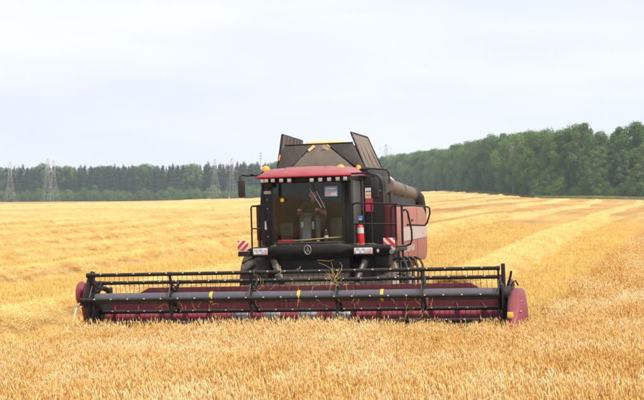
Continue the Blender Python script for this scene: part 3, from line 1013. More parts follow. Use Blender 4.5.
# ---- chassis and axles
b = MB()
b.box((-1.15, 2.9, 1.05), (.75, 9.0, 1.45), 'black_dusty', .04)
b.box((-1.55, 3.35, .72), (1.05, 3.85, 1.10), 'black_dusty', .04)
b.box((-1.25, 7.75, .42), (.75, 8.05, .70), 'black_dusty', .04)
b.box((-.45, 7.75, .6), (-.05, 8.05, 1.2), 'black_dusty', .03)
part(b, 'chassis')
def wheel(u, v, r, w, lugs):
    z = r
    w2 = w / 2
    mb = MB()
    mb.lathe([(0, -.06), (r * .18, -.08), (r * .20, -.03), (r * .46, 0.0), (r * .50, -w2 * .8), (r * .56, -w2 * .86), (r * .56, w2 * .86), (r * .50, w2 * .8), (r * .46, .02), (0, .03)],
             (u, v, z), (1, 0, 0), 'bright', 28)
    for k in range(8):
        a = k * math.pi / 4
        mb.lathe([(0, -.05), (.022, -.05), (.022, 0.05), (0, .05)], (u - .02, v + math.cos(a) * r * .3, z + math.sin(a) * r * .3), (1, 0, 0), 'steel', 8)
    wo = part(mb, 'wheel')
    t = MB()
    rr = r - .045
    t.lathe([(r * .55, -w2 * .84), (r * .70, -w2 * .97), (r * .86, -w2), (rr * .965, -w2 * .9), (rr, -w2 * .55), (rr, w2 * .55), (rr * .965, w2 * .9), (r * .86, w2), (r * .70, w2 * .97), (r * .55, w2 * .84)],
            (u, v, z), (1, 0, 0), 'rubber', 40)
    for k in range(lugs):
        for s_ in (-1, 1):
            a0 = 2 * math.pi * (k + (.5 if s_ > 0 else 0)) / lugs
            ln = [(0.02, 0.0, rr - .01), (.45, .10, rr - .01), (.92, .20, rr * .955)]
            vs = []
            for fw, da, rb in ln:
                for off in (-.024, .024):
                    for rad in (rb, rb + .05):
                        a = a0 + da + off / r
                        vs.append((u + s_ * fw * w2, v + math.cos(a) * rad, z + math.sin(a) * rad))
            fs = []
            for i in (0, 4):
                fs += [(i, i + 1, i + 5, i + 4), (i + 2, i + 6, i + 7, i + 3), (i + 1, i + 3, i + 7, i + 5)]
            fs += [(0, 2, 3, 1), (8, 9, 11, 10)]
            t.add(vs, fs, 'rubber')
    sub(t, 'tyre', wo)
wheel(-1.66, 3.6, .92, .72, 20)
wheel(1.10, 3.6, .92, .72, 20)
wheel(-1.40, 7.9, .64, .48, 18)
wheel(.92, 7.9, .64, .48, 18)

# ---- body: side walls, rear hood
def body_side(u, sgn):
    mb = MB()
    pr = [(4.62, 2.66), (9.2, 2.66), (9.75, 2.45), (9.82, 1.50), (9.65, 1.27), (9.35, 1.22), (8.7, 1.24), (7.6, 1.32), (6.4, 1.32), (4.62, 1.45)]
    mb.prism([V3(u, v, z) for v, z in pr], 'red_dusty', (sgn * .16, 0, 0), .05)
    return part(mb, 'side_panel')
UB = 1.16
spn = body_side(UB, 1)
body_side(-1.92, -1)
b = MB()
b.box((UB + .163, 5.2, 1.83), (UB + .172, 9.74, 2.16), 'stripe')
sub(b, 'white_stripe', spn)
for i, (vv, hh) in enumerate(((5.6, .13), (5.85, .10), (6.1, .13), (6.35, .13), (6.6, .10), (6.85, .13), (7.1, .13))):
    b = MB(); b.box((UB + .163, vv, 1.68 - hh), (UB + .171, vv + .15, 1.70), 'stripe'); sub(b, 'letter', spn)
b = MB()
b.lathe([(0, 0), (.10, 0), (.10, .012), (0, .014)], (UB + .168, 8.9, 2.02), (1, 0, 0), 'pink_print', 20)
sub(b, 'badge', spn)
for vv in (6.3, 7.9):
    b = MB(); b.box((UB + .158, vv, 1.34), (UB + .166, vv + .018, 2.62), 'black'); sub(b, 'panel_joint', spn)
b = MB(); b.box((UB + .16, 6.9, 2.30), (UB + .185, 7.1, 2.34), 'black', .006); sub(b, 'handle', spn)
b = MB()   # core of the body
b.box((-1.80, 4.6, 1.40), (1.10, 9.3, 3.0), 'black_dusty', .03)
b.loft([[V3(-1.75, 9.25, 1.5), V3(1.10, 9.25, 1.5), V3(1.10, 9.25, 2.95), V3(-1.75, 9.25, 2.95)],
        [V3(-1.6, 10.3, 1.0), V3(.95, 10.3, 1.0), V3(.95, 10.1, 2.3), V3(-1.6, 10.1, 2.3)]], 'red_dusty')
part(b, 'rear_hood')
b = MB()   # engine deck behind the hopper
b.box((-1.7, 7.35, 3.0), (.55, 9.1, 3.42), 'black_dusty', .05)
b.lathe([(0, 0), (.09, 0), (.09, .5), (.075, .52), (0, .52)], (.2, 8.5, 3.4), (0, 0, 1), 'black', 14)
part(b, 'engine_cover')

# ---- black side unit right of the cab (grille/cleaner housing with rounded top corner)
BV = 4.25
b = MB()
ub0, ub1 = Lp(354.5, 200, BV).x, Lp(387, 200, BV).x
zb, zt = 1.74, Lp(370, 172.5, BV).z
pts = [V3(ub0, BV, zb), V3(ub1, BV, zb), V3(ub1, BV, zt - .34)]
for i in range(6):
    a = i / 5 * math.pi / 2
    pts.append(V3(ub1 - .26 + math.cos(a) * .26, BV, zt - .30 + math.sin(a) * .30))
pts.append(V3(ub0, BV, zt))
b.prism(pts, 'black', (0, .38, 0), .02)
side_unit = part(b, 'side_housing')
b = MB()
b.box((Lp(361, 0, BV).x, BV - .012, Lp(0, 209, BV).z - .12), (Lp(365.5, 0, BV).x, BV + .006, Lp(0, 209, BV).z + .02), 'interior', .004)
sub(b, 'hatch', side_unit)
for px, py in ((359, 177), (369, 175.5), (359, 188), (365, 196), (359, 200), (364, 216), (366, 183), (384, 190)):
    p = Lp(px, py, BV - .005)
    b = MB(); b.lathe([(0, -.012), (.017, -.012), (.017, .01)], p, (0, 1, 0), 'steel', 8); sub(b, 'bolt', side_unit)
b = MB()
p0, p1 = Lp(369, 211, BV - .006), Lp(376.5, 187, BV - .006)
zm = p0.z + (p1.z - p0.z) * .56
b.box((p0.x, BV - .014, p0.z), (p1.x, BV - .002, zm), 'crimson')
b.box((p0.x, BV - .014, zm + .003), (p1.x, BV - .002, p1.z), 'white')
b.box((p0.x + .02, BV - .018, zm + .06), (p1.x - .02, BV - .013, zm + .10), 'orange')
b.box((p0.x + .02, BV - .018, zm + .15), (p1.x - .03, BV - .013, zm + .17), 'interior')
sub(b, 'warning_sticker', side_unit)
b = MB()   # narrow red wall between the housing and the side panel
b.box((ub1 - .02, BV + .10, 1.5), (UB + .16, BV + .40, 2.72), 'red', .03)
part(b, 'front_side_panel')
b = MB()   # rail across the top of the housing
z_ = zt + .10
b.tube([V3(ub0 + .1, BV + .2, zt - .02), V3(ub0 + .1, BV + .2, z_), V3(ub0 + .5, BV + .2, z_ + .01), V3(ub1 + .06, BV + .2, z_ - .03), V3(ub1 + .12, BV + .2, z_ - .12), V3(ub1 + .12, BV + .2, zt - .25)], .018, 'black', 8)
sub(b, 'top_rail', side_unit)

# ---- hopper
b = MB()
HU0, HU1 = -1.52, 0.60
Hz0, Hz1 = 3.02, 4.22
b.box((HU0 - .1, 4.48, 2.98), (HU1 + .1, 7.3, 3.62), 'black_dusty', .03)
hop = part(b, 'hopper')
def tri_panel(name, pts, mat, th, bev=.006):
    mb = MB(); mb.prism(pts, mat, th, bev); return sub(mb, name, hop)
fl0, fl1 = Lp(290, 143.5, 4.9), Lp(358, 143.5, 4.9)
bl0, bl1 = V3(HU0, 4.5, 3.60), V3(HU1 + .02, 4.5, 3.60)
apx0, apx1 = Lp(318, 143.5, 4.9), Lp(332, 143.5, 4.9)
ab0, ab1 = V3(*Lp(292, 167, 4.5)), V3(*Lp(362, 167, 4.5))
ab0.z = ab1.z = 3.60
fz = (fl0.z + fl1.z) / 2
for p in (fl0, fl1, apx0, apx1): p.z = fz
tri_panel('front_flap', [bl0, ab0, apx0, fl0], 'hopper', (0, .03, 0))
tri_panel('front_flap', [ab1, bl1, fl1, apx1], 'hopper', (0, .03, 0))
mid0, mid1 = ab0 + V3(.05, -.06, 0), ab1 + V3(-.05, -.06, 0)
tri_panel('folded_flap', [mid0, mid1, apx1 + V3(-.02, -.02, -.01), apx0 + V3(.02, -.02, -.01)], 'hopper_fold', (0, .02, 0))
# yellow reflective strips
for (a_, b_) in (((313.5, 150), (319.5, 145.2)), ((328, 145.2), (334.5, 149.8))):
    p, q = Lp(*a_, 4.74), Lp(*b_, 4.80)
    d = (q - p).normalized(); nn = V3(-d.z, 0, d.x) * .035
    mb = MB(); mb.prism([p - nn, q - nn, q + nn, p + nn], 'yellow' if False else 'wood', (0, -.012, 0)); sub(mb, 'reflective_strip', hop)
# side flaps lean inwards, taller than the front
rt0, rt1 = Lp(357.5, 132, 5.0), V3(0, 0, 0)
rt1 = V3(rt0.x + .02, 6.9, rt0.z - .02)
rb0, rb1 = V3(HU1 + .04, 4.75, 3.52), V3(HU1 + .06, 6.95, 3.50)
mb = MB(); mb.prism([rb0, rb1, rt1, rt0], 'flap', (-.035, 0, -.01), .008)
rf = sub(mb, 'side_flap', hop)
mb = MB(); mb.tube([rb0 + V3(-.01, -.03, 0), rt0 + V3(-.01, -.03, .0), rt1 + V3(-.01, .02, .0), rb1], .030, 'black', 8); sub(mb, 'flap_frame', hop)
lt0 = Lp(288, 134.3, 5.0); lt1 = V3(lt0.x + .0, 7.0, lt0.z - .05)
lb0, lb1 = V3(HU0 - .03, 4.7, 3.52), V3(HU0 - .06, 6.95, 3.50)
mb = MB(); mb.prism([lb0, lt0, lt1, lb1], 'hopper_fold', (.035, 0, -.01), .008); sub(mb, 'side_flap', hop)
mb = MB(); mb.tube([lb0 + V3(0, -.03, 0), lt0 + V3(0, -.03, 0), lt1, lb1], .030, 'black', 8)
for k in range(5):
    f = .15 + k * .17
    p = lt0.lerp(lt1, f); q = lb0.lerp(lb1, f)
    mb.tube([p + V3(.05, 0, -.02), q + V3(.05, 0, 0)], .012, 'hopper_fold', 6)
sub(mb, 'flap_frame', hop)
mb = MB(); mb.tube([Lp(283.5, 160, 4.68), Lp(285, 154.5, 4.72)], .016, 'orange', 6); sub(mb, 'gas_strut', hop)
mb = MB(); mb.tube([fl0 + V3(0, 0, .005), fl1 + V3(0, 0, .005)], .020, 'black', 8); sub(mb, 'rim', hop)
for f_ in (.12, .28, .44, .60, .76, .90):
    p_ = rb0.lerp(rt0, f_) + V3(.0, -.035, 0)
    mb = MB(); mb.lathe([(0, -.02), (.016, -.018), (.018, .01)], p_, (0, 1, 0), 'steel', 8); sub(mb, 'rivet', hop)
for f_ in (.2, .5, .8):                     # hinges along the foot of the right flap, stiffening ribs up its face
    p_ = rb0.lerp(rb1, f_)
    mb = MB(); mb.box(p_ + V3(-.01, -.09, -.05), p_ + V3(.045, .09, .07), 'black_dusty', .012); sub(mb, 'hinge', hop)
    mb = MB(); mb.tube([p_ + V3(.012, 0, .06), rt0.lerp(rt1, f_) + V3(.012, 0, -.05)], .013, 'flap', 6); sub(mb, 'rib', hop)
tri_panel('rear_flap', [V3(HU0, 6.95, 3.55), V3(HU1, 6.95, 3.55), V3(.2, 6.75, 4.25), V3(-1.35, 6.75, 4.25)], 'hopper', (0, .03, 0))
# orange marker lamp at the foot of the right flap
mb = MB(); p = Lp(363, 169.5, 4.5)
mb.lathe([(0.06, 0), (.075, .02), (.05, .11), (0, .13)], p, (0, 0, 1), 'orange', 14); part(mb, 'marker_lamp')

# ---- unloading auger folded back along the right side
b = MB()
a0, a1 = Lp(389, 184.5, 4.75), Lp(414, 193.5, 9.3)
d = (a1 - a0).normalized()
b.lathe([(0, 0), (.185, 0), (.185, (a1 - a0).length), (0, (a1 - a0).length)], a0, d, 'auger_pipe', 28)
for f in (.02, .50, .97):
    b.lathe([(.185, -.03), (.205, -.03), (.205, .03), (.185, .03)], a0.lerp(a1, f), d, 'auger_pipe', 28)
ug = part(b, 'unloading_auger')
b = MB()
e0 = a1 - d * .05
b.tube([e0, e0 + d * .25 + V3(.03, 0, -.01), e0 + d * .5 + V3(.10, 0, -.12), e0 + d * .60 + V3(.14, 0, -.42), e0 + d * .62 + V3(.14, 0, -.72)], [.20, .215, .22, .21, .20], 'black_dusty', 18)
sub(b, 'spout', ug)
b = MB()
b.box((a0.x - .25, 4.95, 2.66), (a0.x + .1, 5.25, a0.z - .1), 'black_dusty', .03)
sub(b, 'bracket', ug)
b = MB(); b.box((1.0, 7.6, 2.62), (1.1, 7.75, 2.95), 'black_dusty', .02); sub(b, 'bracket', ug)
b = MB()
b.tube([Lp(391, 181, 5.2), Lp(393.5, 179.5, 5.4), Lp(396.5, 181, 5.8)], [.07, .09, .06], 'bright', 10)
b.tube([Lp(395.5, 180, 5.6), Lp(395.5, 176.5, 5.6)], .022, 'black', 6)
sub(b, 'pale_cap', ug)

# ---- cab
WV = 2.6
wl, wr = Lp(277, 182, WV).x, Lp(345.5, 182, WV).x
wz0, wz1 = 1.92, 3.26
b = MB()
# frame: pillars, sills, back wall, floor
cu0, cu1 = wl - .30, wr + .20
b.box((wl - .06, WV + .02, wz0 - .05), (wl + .015, WV + .13, wz1 + .05), 'black', .02)
b.box((wr - .015, WV + .02, wz0 - .05), (wr + .06, WV + .13, wz1 + .05), 'black', .02)
b.box((wl - .06, WV + .02, wz1 - .02), (wr + .06, WV + .14, wz1 + .14), 'black', .02)
b.box((cu0, 4.10, 1.80), (cu1, 4.16, 3.42), 'interior', .01)
b.box((cu0 + .02, WV + .05, 1.74), (cu1 - .02, 4.12, 1.84), 'interior', .02)
for uu in (cu0, cu1 - .06):
    b.box((uu, 4.0, 1.8), (uu + .06, 4.1, 3.42), 'black', .015)
    b.box((uu, WV + .12, 1.8), (uu + .06, 4.05, 2.05), 'black', .015)
    b.box((uu, WV + .12, 3.30), (uu + .06, 4.05, 3.42), 'black', .015)
    b.box((uu, WV + .10, 1.8), (uu + .06, WV + .20, 3.42), 'black', .015)
b.box((cu0 + .02, WV + .1, 3.36), (cu1 - .02, 4.12, 3.41), 'interior', .01)
cab = part(b, 'cab')
# curved windshield
vs, fs = [], []
n = 12
for th_ in (0.0, 0.008):
    for i in range(n + 1):
        f = i / n; uu = wl + (wr - wl) * f
        bow = -.16 * (1 - (2 * f - 1) ** 2)
        for z, lean in ((wz0, 0.03), (wz0 + .45, -.02), (wz1, .0)):
            vs.append((uu, WV + .02 + bow + lean + th_, z))
N1 = (n + 1) * 3
for i in range(n):
    for j in range(2):
        o = i * 3 + j
        fs.append((o, o + 3, o + 4, o + 1)); fs.append((N1 + o, N1 + o + 1, N1 + o + 4, N1 + o + 3))
mb = MB(); mb.add(vs, fs, 'glass'); sub(mb, 'windshield', cab)
mb = MB(); mb.box((cu0 + .02, WV + .21, 2.06), (cu0 + .028, 3.99, 3.29), 'glass'); sub(mb, 'side_window', cab)
mb = MB()
mb.box((cu1 - .05, WV + .19, 2.03), (cu1 - .015, 3.0, 3.31), 'black', .008); mb.box((cu1 - .05, 3.002, 2.03), (cu1 - .015, 4.0, 2.30), 'black', .008)
sub(mb, 'door', cab)
mb = MB(); mb.box((cu1 - .04, 3.0, 2.30), (cu1 - .032, 3.99, 3.29), 'dusty_glass'); sub(mb, 'side_window', cab)
# door handle on the right door
mb = MB(); mb.tube([V3(cu1 + .02, 3.7, 2.3), V3(cu1 + .06, 3.7, 2.35), V3(cu1 + .06, 3.7, 2.6), V3(cu1 + .02, 3.7, 2.65)], .015, 'black', 8); sub(mb, 'door_handle', cab)
# sill ledge: rounded bow under the windshield glass
mb = MB()
secs = []
for i in range(n + 1):
    f = i / n; uu = wl - .04 + (wr - wl + .08) * f
    bow = -.16 * (1 - (2 * f - 1) ** 2)
    secs.append([V3(uu, WV + bow - .02, wz0 - .06), V3(uu, WV + bow - .02, wz0 + .015), V3(uu, WV + bow + .06, wz0 + .03), V3(uu, WV + .2, wz0 + .03), V3(uu, WV + .2, wz0 - .06)])
mb.loft(secs, 'black'); sub(mb, 'window_sill', cab)
# roof: bowed plastic shell with drooping lip
ru0, ru1 = Lp(262.5, 176, 2.45).x, Lp(356, 174, 2.45).x
rz = 3.40
secs = []
nn = 14
for i in range(nn + 1):
    f = i / nn; uu = ru0 + (ru1 - ru0) * f
    g = 1 - (2 * f - 1) ** 2
    ed = min(1.0, min(f, 1 - f) / .06)
    tp = rz + .055 + (.12 + .05 * g) * ed ** .5
    bow = -.14 * g
    secs.append([V3(uu, 2.42 + bow, rz - .035 + .02 * g), V3(uu, 2.36 + bow, rz + .03), V3(uu, 2.40 + bow, rz + .085 * ed), V3(uu, 2.62 + bow * .7, tp - .025), V3(uu, 3.1, tp + .01), V3(uu, 3.9, tp), V3(uu, 4.28, tp - .06), V3(uu, 4.30, rz), V3(uu, 3.4, rz - .005)])
mb = MB(); mb.loft(secs, 'roof'); roof = part(mb, 'roof')
mb = MB(); mb.tube([sec[1] + V3(0, -.004, -.028) for sec in secs], .024, 'crimson', 8); sub(mb, 'lip', roof)
for i_ in (4, 10):
    mb = MB(); mb.tube([secs[i_][j] + V3(0, 0, .002) for j in (3, 4, 5, 6)], .014, 'roof', 6); sub(mb, 'rib', roof)
mb = MB(); mb.box(Lp(308, 168.6, 2.5) + V3(-.05, 0, -.02), Lp(308, 168.6, 2.5) + V3(.05, .05, .035), 'crimson', .015); sub(mb, 'roof_clip', roof)
# work lamps under the lip
for px, py in ((266.2, 180.2), (270.5, 179.9), (277, 179.5), (285.5, 179.5), (293.5, 179.6), (316, 179.2), (324.6, 178.8), (333.5, 178.4), (342, 178), (349.5, 177.6)):
    c = Lp(px, py, 2.40 - .10 * (1 - ((px - 309) / 47) ** 2))
    mb = MB()
    mb.box(c + V3(-.062, .022, -.055), c + V3(.062, .09, .06), 'black', .012)
    mb.box(c + V3(-.045, 0, -.045), c + V3(.045, .03, .045), 'lens', .008)
    sub(mb, 'work_lamp', roof)
mb = MB()
mb.box((ru0 + .05, 2.47, rz - .12), (ru1 - .05, 2.62, rz - .005), 'black', .02)
sub(mb, 'lamp_rail', roof)
for px, py in ((270.5, 170.8), (345.5, 169.5)):
    c = Lp(px, py, 2.75)
    mb = MB()
    mb.lathe([(0, -.06), (.105, -.06), (.105, .0), (0, 0)], c, (0, 0, 1), 'black', 16)
    mb.lathe([(.095, 0), (.098, .05), (.075, .10), (.035, .125), (0, .13)], c, (0, 0, 1), 'orange', 18)
    sub(mb, 'beacon', roof)
# mirrors
mb = MB()
p = Lp(245.6, 188, 1.95)
mb.box(p + V3(-.075, -.03, -.19), p + V3(.075, .05, .19), 'black_dusty', .03)
ml = part(mb, 'mirror')
mb = MB(); mb.tube([p + V3(-.02, .02, .17), Lp(244, 176.5, 1.97), Lp(246, 174.5, 2.0), Lp(252, 175, 2.2), Lp(264, 174.5, 2.6)], .022, 'black', 8)
mb.tube([Lp(251, 174.6, 2.2), Lp(256, 173.5, 2.3), Lp(264, 176.5, 2.6)], .018, 'black', 8); sub(mb, 'mirror_arm', ml)
p = Lp(379, 187.5, 2.2)
mb = MB(); mb.box(p + V3(-.085, -.03, -.22), p + V3(.085, .05, .22), 'black_dusty', .03); ml = part(mb, 'mirror')
mb = MB(); mb.tube([p + V3(0, .02, .2), Lp(378, 174, 2.2), Lp(374, 172, 2.25), Lp(352, 173, 2.55)], .020, 'black', 8); sub(mb, 'mirror_arm', ml)
mb = MB()
p = Lp(272, 183.5, 2.5); mb.box(p + V3(-.09, 0, -.07), p + V3(.09, .06, .05), 'black_dusty', .02); sub(mb, 'round_mirror', cab)
# wiper
mb = MB()
mb.tube([Lp(316.5, 182.5, 2.40), Lp(319, 190, 2.40), Lp(327.5, 208, 2.41)], .008, 'black', 6)
mb.tube([Lp(314, 188, 2.40), Lp(325, 207, 2.41)], .010, 'steel', 6)
mb.tube([Lp(320, 190, 2.40), Lp(328.5, 207, 2.41)], .008, 'steel', 6)
sub(mb, 'wiper', cab)
# stickers on the glass
mb = MB()
p0, p1 = Lp(329, 195.8, 2.50), Lp(341.5, 185.4, 2.50)
hz_ = p1.z - p0.z; uu0, uu1 = p0.x, p1.x
vv0 = 2.485
def sq(f0, f1, g0, g1, mat, dv=0.0):
    mb.box((uu0 + (uu1 - uu0) * f0, vv0 - .004 - dv, p0.z + hz_ * g0), (uu0 + (uu1 - uu0) * f1, vv0 - dv, p0.z + hz_ * g1), mat)
sq(0, 1, 0, 1, 'sky_blue'); sq(.04, .96, .62, .95, 'blue', .004); sq(.08, .9, .68, .86, 'white', .008)
sq(.1, .45, .12, .5, 'pink_print', .004); sq(.5, .92, .08, .40, 'white', .004); sq(.55, .8, .42, .58, 'pink_print', .004)
sub(mb, 'windshield_sticker', cab)
mb = MB(); p = Lp(286, 199.4, 2.44); mb.lathe([(0, 0), (.042, 0), (.042, .008), (0, .008)], p, (0, 1, 0), 'yellow', 18); sub(mb, 'round_sticker', cab)
# things inside: seat, column, wheel, boxes
mb = MB()
su, sv_ = Lp(318, 220, 3.55).x, 3.55
mb.box((su - .26, sv_ - .25, 2.18), (su + .26, sv_ + .25, 2.32), 'interior', .05)
mb.box((su - .25, sv_ + .17, 2.30), (su + .25, sv_ + .29, 2.92), 'interior', .05, rot=(R_(-8), 0, 0))
mb.box((su - .16, sv_ - .1, 1.84), (su + .16, sv_ + .15, 2.18), 'interior', .03)
sub(mb, 'driver_seat', cab)
mb = MB()
cb, ctop = Lp(309.5, 240, 2.85), Lp(311, 213, 2.95)
mb.loft([[cb + V3(-.10, -.05, 0), cb + V3(.10, -.05, 0), cb + V3(.10, .1, 0), cb + V3(-.10, .1, 0)],
         [ctop + V3(-.075, -.05, -.1), ctop + V3(.075, -.05, -.1), ctop + V3(.075, .06, -.1), ctop + V3(-.075, .06, -.1)],
         [ctop + V3(-.13, -.06, 0), ctop + V3(.13, -.06, 0), ctop + V3(.13, .06, .02), ctop + V3(-.13, .06, .02)]], 'interior_grey')
sub(mb, 'steering_column', cab)
wc = ctop + V3(.0, .08, .06)
mb = MB()
ringp = []
tiltm = Euler((R_(28), 0, 0)).to_matrix()
for i in range(24):
    a = 2 * math.pi * i / 24
    ringp.append(wc + tiltm @ V3(math.cos(a) * .21, math.sin(a) * .21, 0))
mb.tube(ringp, .015, 'interior', 8, closed=True)
for i in range(3):
    a = i * 2.094 + .5
    mb.tube([wc, wc + tiltm @ V3(math.cos(a) * .21, math.sin(a) * .21, 0)], .012, 'interior', 6)
sub(mb, 'steering_wheel', cab)
mb = MB()
p0, p1 = Lp(283, 238, 3.2), Lp(296, 222, 3.2)
mb.box((p0.x, 3.2, 1.84), (p1.x, 3.7, p1.z), 'interior', .03)
sub(mb, 'console', cab); mb = MB()
p0, p1 = Lp(304, 229, 3.0), Lp(317, 221, 3.0)
mb.box((p0.x, 3.0, p0.z), (p1.x, 3.06, p1.z), 'white', .01)
sub(mb, 'document_folder', cab); mb = MB()
mb.box((Lp(333, 0, 3.3).x, 3.3, 1.84), (Lp(343, 0, 3.3).x, 3.8, 2.45), 'interior', .03)
sub(mb, 'console', cab)
mb = MB()
p0, p1 = Lp(280, 242, 2.62), Lp(297, 240, 2.62)
mb.box((p0.x, 2.64, wz0 + .032), (p1.x, 2.76, wz0 + .085), 'bright_red', .01)
sub(mb, 'red_cloth', cab)
mb = MB()
mb.tube([V3(Lp(297, 240, 2.6).x, 2.66, wz0 + .06), V3(Lp(344, 237, 2.6).x, 2.72, wz0 + .12)], .014, 'wood', 8)
mb.tube([V3(Lp(297, 240, 2.6).x, 2.66, wz0 + .06), V3(Lp(303, 240, 2.6).x, 2.668, wz0 + .068)], .018, 'green_mat', 8)
sub(mb, 'broom_stick', cab)

# black panel left of the windshield, with stickers
PV = 2.72
b = MB()
q = [Lp(265, 246, PV), Lp(276, 246, PV), Lp(276, 181, PV), Lp(268.5, 181, PV), Lp(264.5, 192, PV), Lp(263, 212, PV)]
b.prism(q, 'black', (0, .25, 0), .02)
lp = part(b, 'corner_panel')
b = MB()
p0, p1 = Lp(266, 193.6, PV), Lp(275, 190.2, PV); b.box((p0.x, PV - .01, p0.z), (p1.x, PV - .002, p1.z), 'white')
b.box((p0.x + .03, PV - .013, p0.z + .02), (p1.x - .03, PV - .0102, p0.z + .035), 'pink_print')
sub(b, 'sticker', lp); b = MB()
b.prism([Lp(266.2, 229, PV - .002), Lp(269.8, 229, PV - .002), Lp(269.2, 220.5, PV - .002), Lp(266, 221, PV - .002)], 'white', (0, -.008, 0)); sub(b, 'sticker', lp)
for py in (186, 199, 208, 236):
    b = MB(); b.lathe([(0, -.01), (.015, -.01), (.015, .005)], Lp(271, py, PV), (0, 1, 0), 'steel', 8); sub(b, 'bolt', lp)
b = MB()
p0, p1 = Lp(259.2, 240, 3.4), Lp(265, 204, 3.4)
b.box((p0.x, 3.4, p0.z), (p1.x, 4.4, p1.z), 'red', .03)
part(b, 'left_red_panel')

# ---- platform front: bumper, lamps, boards, emblem
FV = 2.30
b = MB()
secs = []
pxs = [253, 262, 272, 282, 292, 302, 312, 322, 332, 342, 352, 360, 372, 384, 392.5]
for px in pxs:
    u_ = Lp(px, 250, FV).x
    f = (px - 253) / (392.5 - 253)
    bow = -.10 * max(0.0, 1 - ((px - 310) / 48) ** 2)
    mid = 272 < px < 350
    zt_ = 1.90 if mid else 1.86
    zb_ = 1.58 if mid else 1.63
    v_ = FV + bow
    secs.append([V3(u_, v_ + .13, zb_), V3(u_, v_ + .012, zb_ + .12), V3(u_, v_ + .0, zb_ + .14), V3(u_, v_, zt_ - .03), V3(u_, v_ + .02, zt_), V3(u_, FV + .30, zt_ - .005), V3(u_, FV + .30, zb_)])
b.loft(secs, 'black')
bump = part(b, 'front_bumper')
b = MB()
b.box((Lp(256, 0, 2.5).x, FV + .29, 1.66), (Lp(398, 0, 2.6).x, 4.3, 1.755), 'black_dusty', .02)
part(b, 'platform')
b = MB()
c = Lp(310, 249.2, FV - .125)
ringp = [c + V3(math.cos(i * math.pi / 12) * .075, 0, math.sin(i * math.pi / 12) * .095) for i in range(24)]
b.tube(ringp, .012, 'steel', 8, closed=True)
b.tube([c + V3(-.045, 0, -.065), c + V3(0, 0, .075), c + V3(.045, 0, -.065)], .010, 'steel', 6)
b.tube([c + V3(0, .0, -.06), c + V3(0, 0, .04)], .010, 'steel', 6)
sub(b, 'emblem', bump)
def headlamp(xa, ya, xb, yb, v):
    mb = MB()
    p, q = Lp(xa, yb, v), Lp(xb, ya, v)
    mb.box((p.x - .02, v, p.z - .02), (q.x + .02, v + .12, q.z + .02), 'black', .015)
    mb.box((p.x, v - .015, p.z), (q.x, v + .01, q.z), 'lens', .008)
    w = (q.x - p.x)
    for f in (.22, .52):
        mb.lathe([(0, .003), (.045, -.001), (.05, -.006), (.054, -.001)], V3(p.x + w * f, v - .016, (p.z + q.z) / 2), (0, 1, 0), 'lens' , 14)
    mb.box((p.x + w * .80, v - .019, p.z + .03), (p.x + w * .95, v - .014, q.z - .03), 'pink_print')
    return part(mb, 'headlamp')
headlamp(255.5, 247.5, 270, 254.6, FV - .035)
headlamp(356.5, 246.7, 375, 253.5, FV - .035)
b = MB(); c = Lp(380.5, 249.5, FV - .02)
b.lathe([(0, 0), (.05, 0), (.05, .03)], c + V3(0, -.02, 0), (0, 1, 0), 'black_dusty', 14)
b.box(c + V3(-.02, -.03, -.05), c + V3(.02, -.005, .02), 'lens', .006)
sub(b, 'horn', bump)
b = MB(); c = Lp(394, 251.2, FV - .0)
b.lathe([(0, 0), (.045, 0), (.055, .03), (.02, .06), (0, .06)], c + V3(0, -.03, 0), (0, 1, 0), 'interior_grey', 14)
sub(b, 'marker_lamp', bump)
# lower dark apron
b = MB()
b.box((Lp(276, 0, 2.5).x, 2.5, 1.30), (Lp(352, 0, 2.5).x, 2.9, 1.62), 'black_dusty', .05)
b.box((Lp(378, 0, 2.6).x, 2.55, 1.38), (Lp(392, 0, 2.6).x, 3.0, 1.64), 'black_dusty', .04)
part(b, 'apron')
def board(xa, ya, xb, yb, v, flip):
    mb = MB()
    p, q = Lp(xa, yb, v), Lp(xb, ya, v)
    w, h = q.x - p.x, q.z - p.z
    mb.box((p.x, v, p.z), (q.x, v + .015, q.z), 'white', .003)
    wb = part(mb, 'warning_board')
    mb = MB()
    # diagonal red bands clipped to the board
    nb = 3
    for k in range(-1, nb + 2):
        poly = []
        s0 = (k) * (w + h) / 3.1 - .12 * w; s1 = s0 + (w + h) / 6.2
        def clip(poly, fn):
            out = []
            for i in range(len(poly)):
                a_, b_ = poly[i - 1], poly[i]
                fa, fb = fn(a_), fn(b_)
                if (fa >= 0) != (fb >= 0):
                    t = fa / (fa - fb); out.append((a_[0] + (b_[0] - a_[0]) * t, a_[1] + (b_[1] - a_[1]) * t))
                if fb >= 0: out.append(b_)
            return out
        poly = [(0, 0), (w, 0), (w, h), (0, h)]
        g = (lambda P: P[0] + P[1]) if flip else (lambda P: P[0] + (h - P[1]))
        poly = clip(poly, lambda P: g(P) - s0)
        if len(poly) > 2: poly = clip(poly, lambda P: s1 - g(P))
        if len(poly) > 2:
            mb.prism([V3(p.x + a_, v - .003, p.z + b_) for a_, b_ in poly], 'bright_red', (0, -.004, 0))
    sub(mb, 'red_stripe', wb)
board(240.2, 240, 250.6, 250.5, 2.42, False)
board(386, 237, 397.5, 249.8, 2.45, True)
b = MB()
p, q = Lp(240, 256, 2.45), Lp(254, 250.8, 2.45)
b.box((p.x, 2.45, p.z), (q.x, 2.6, q.z), 'black_dusty', .02)
part(b, 'lamp_bracket')

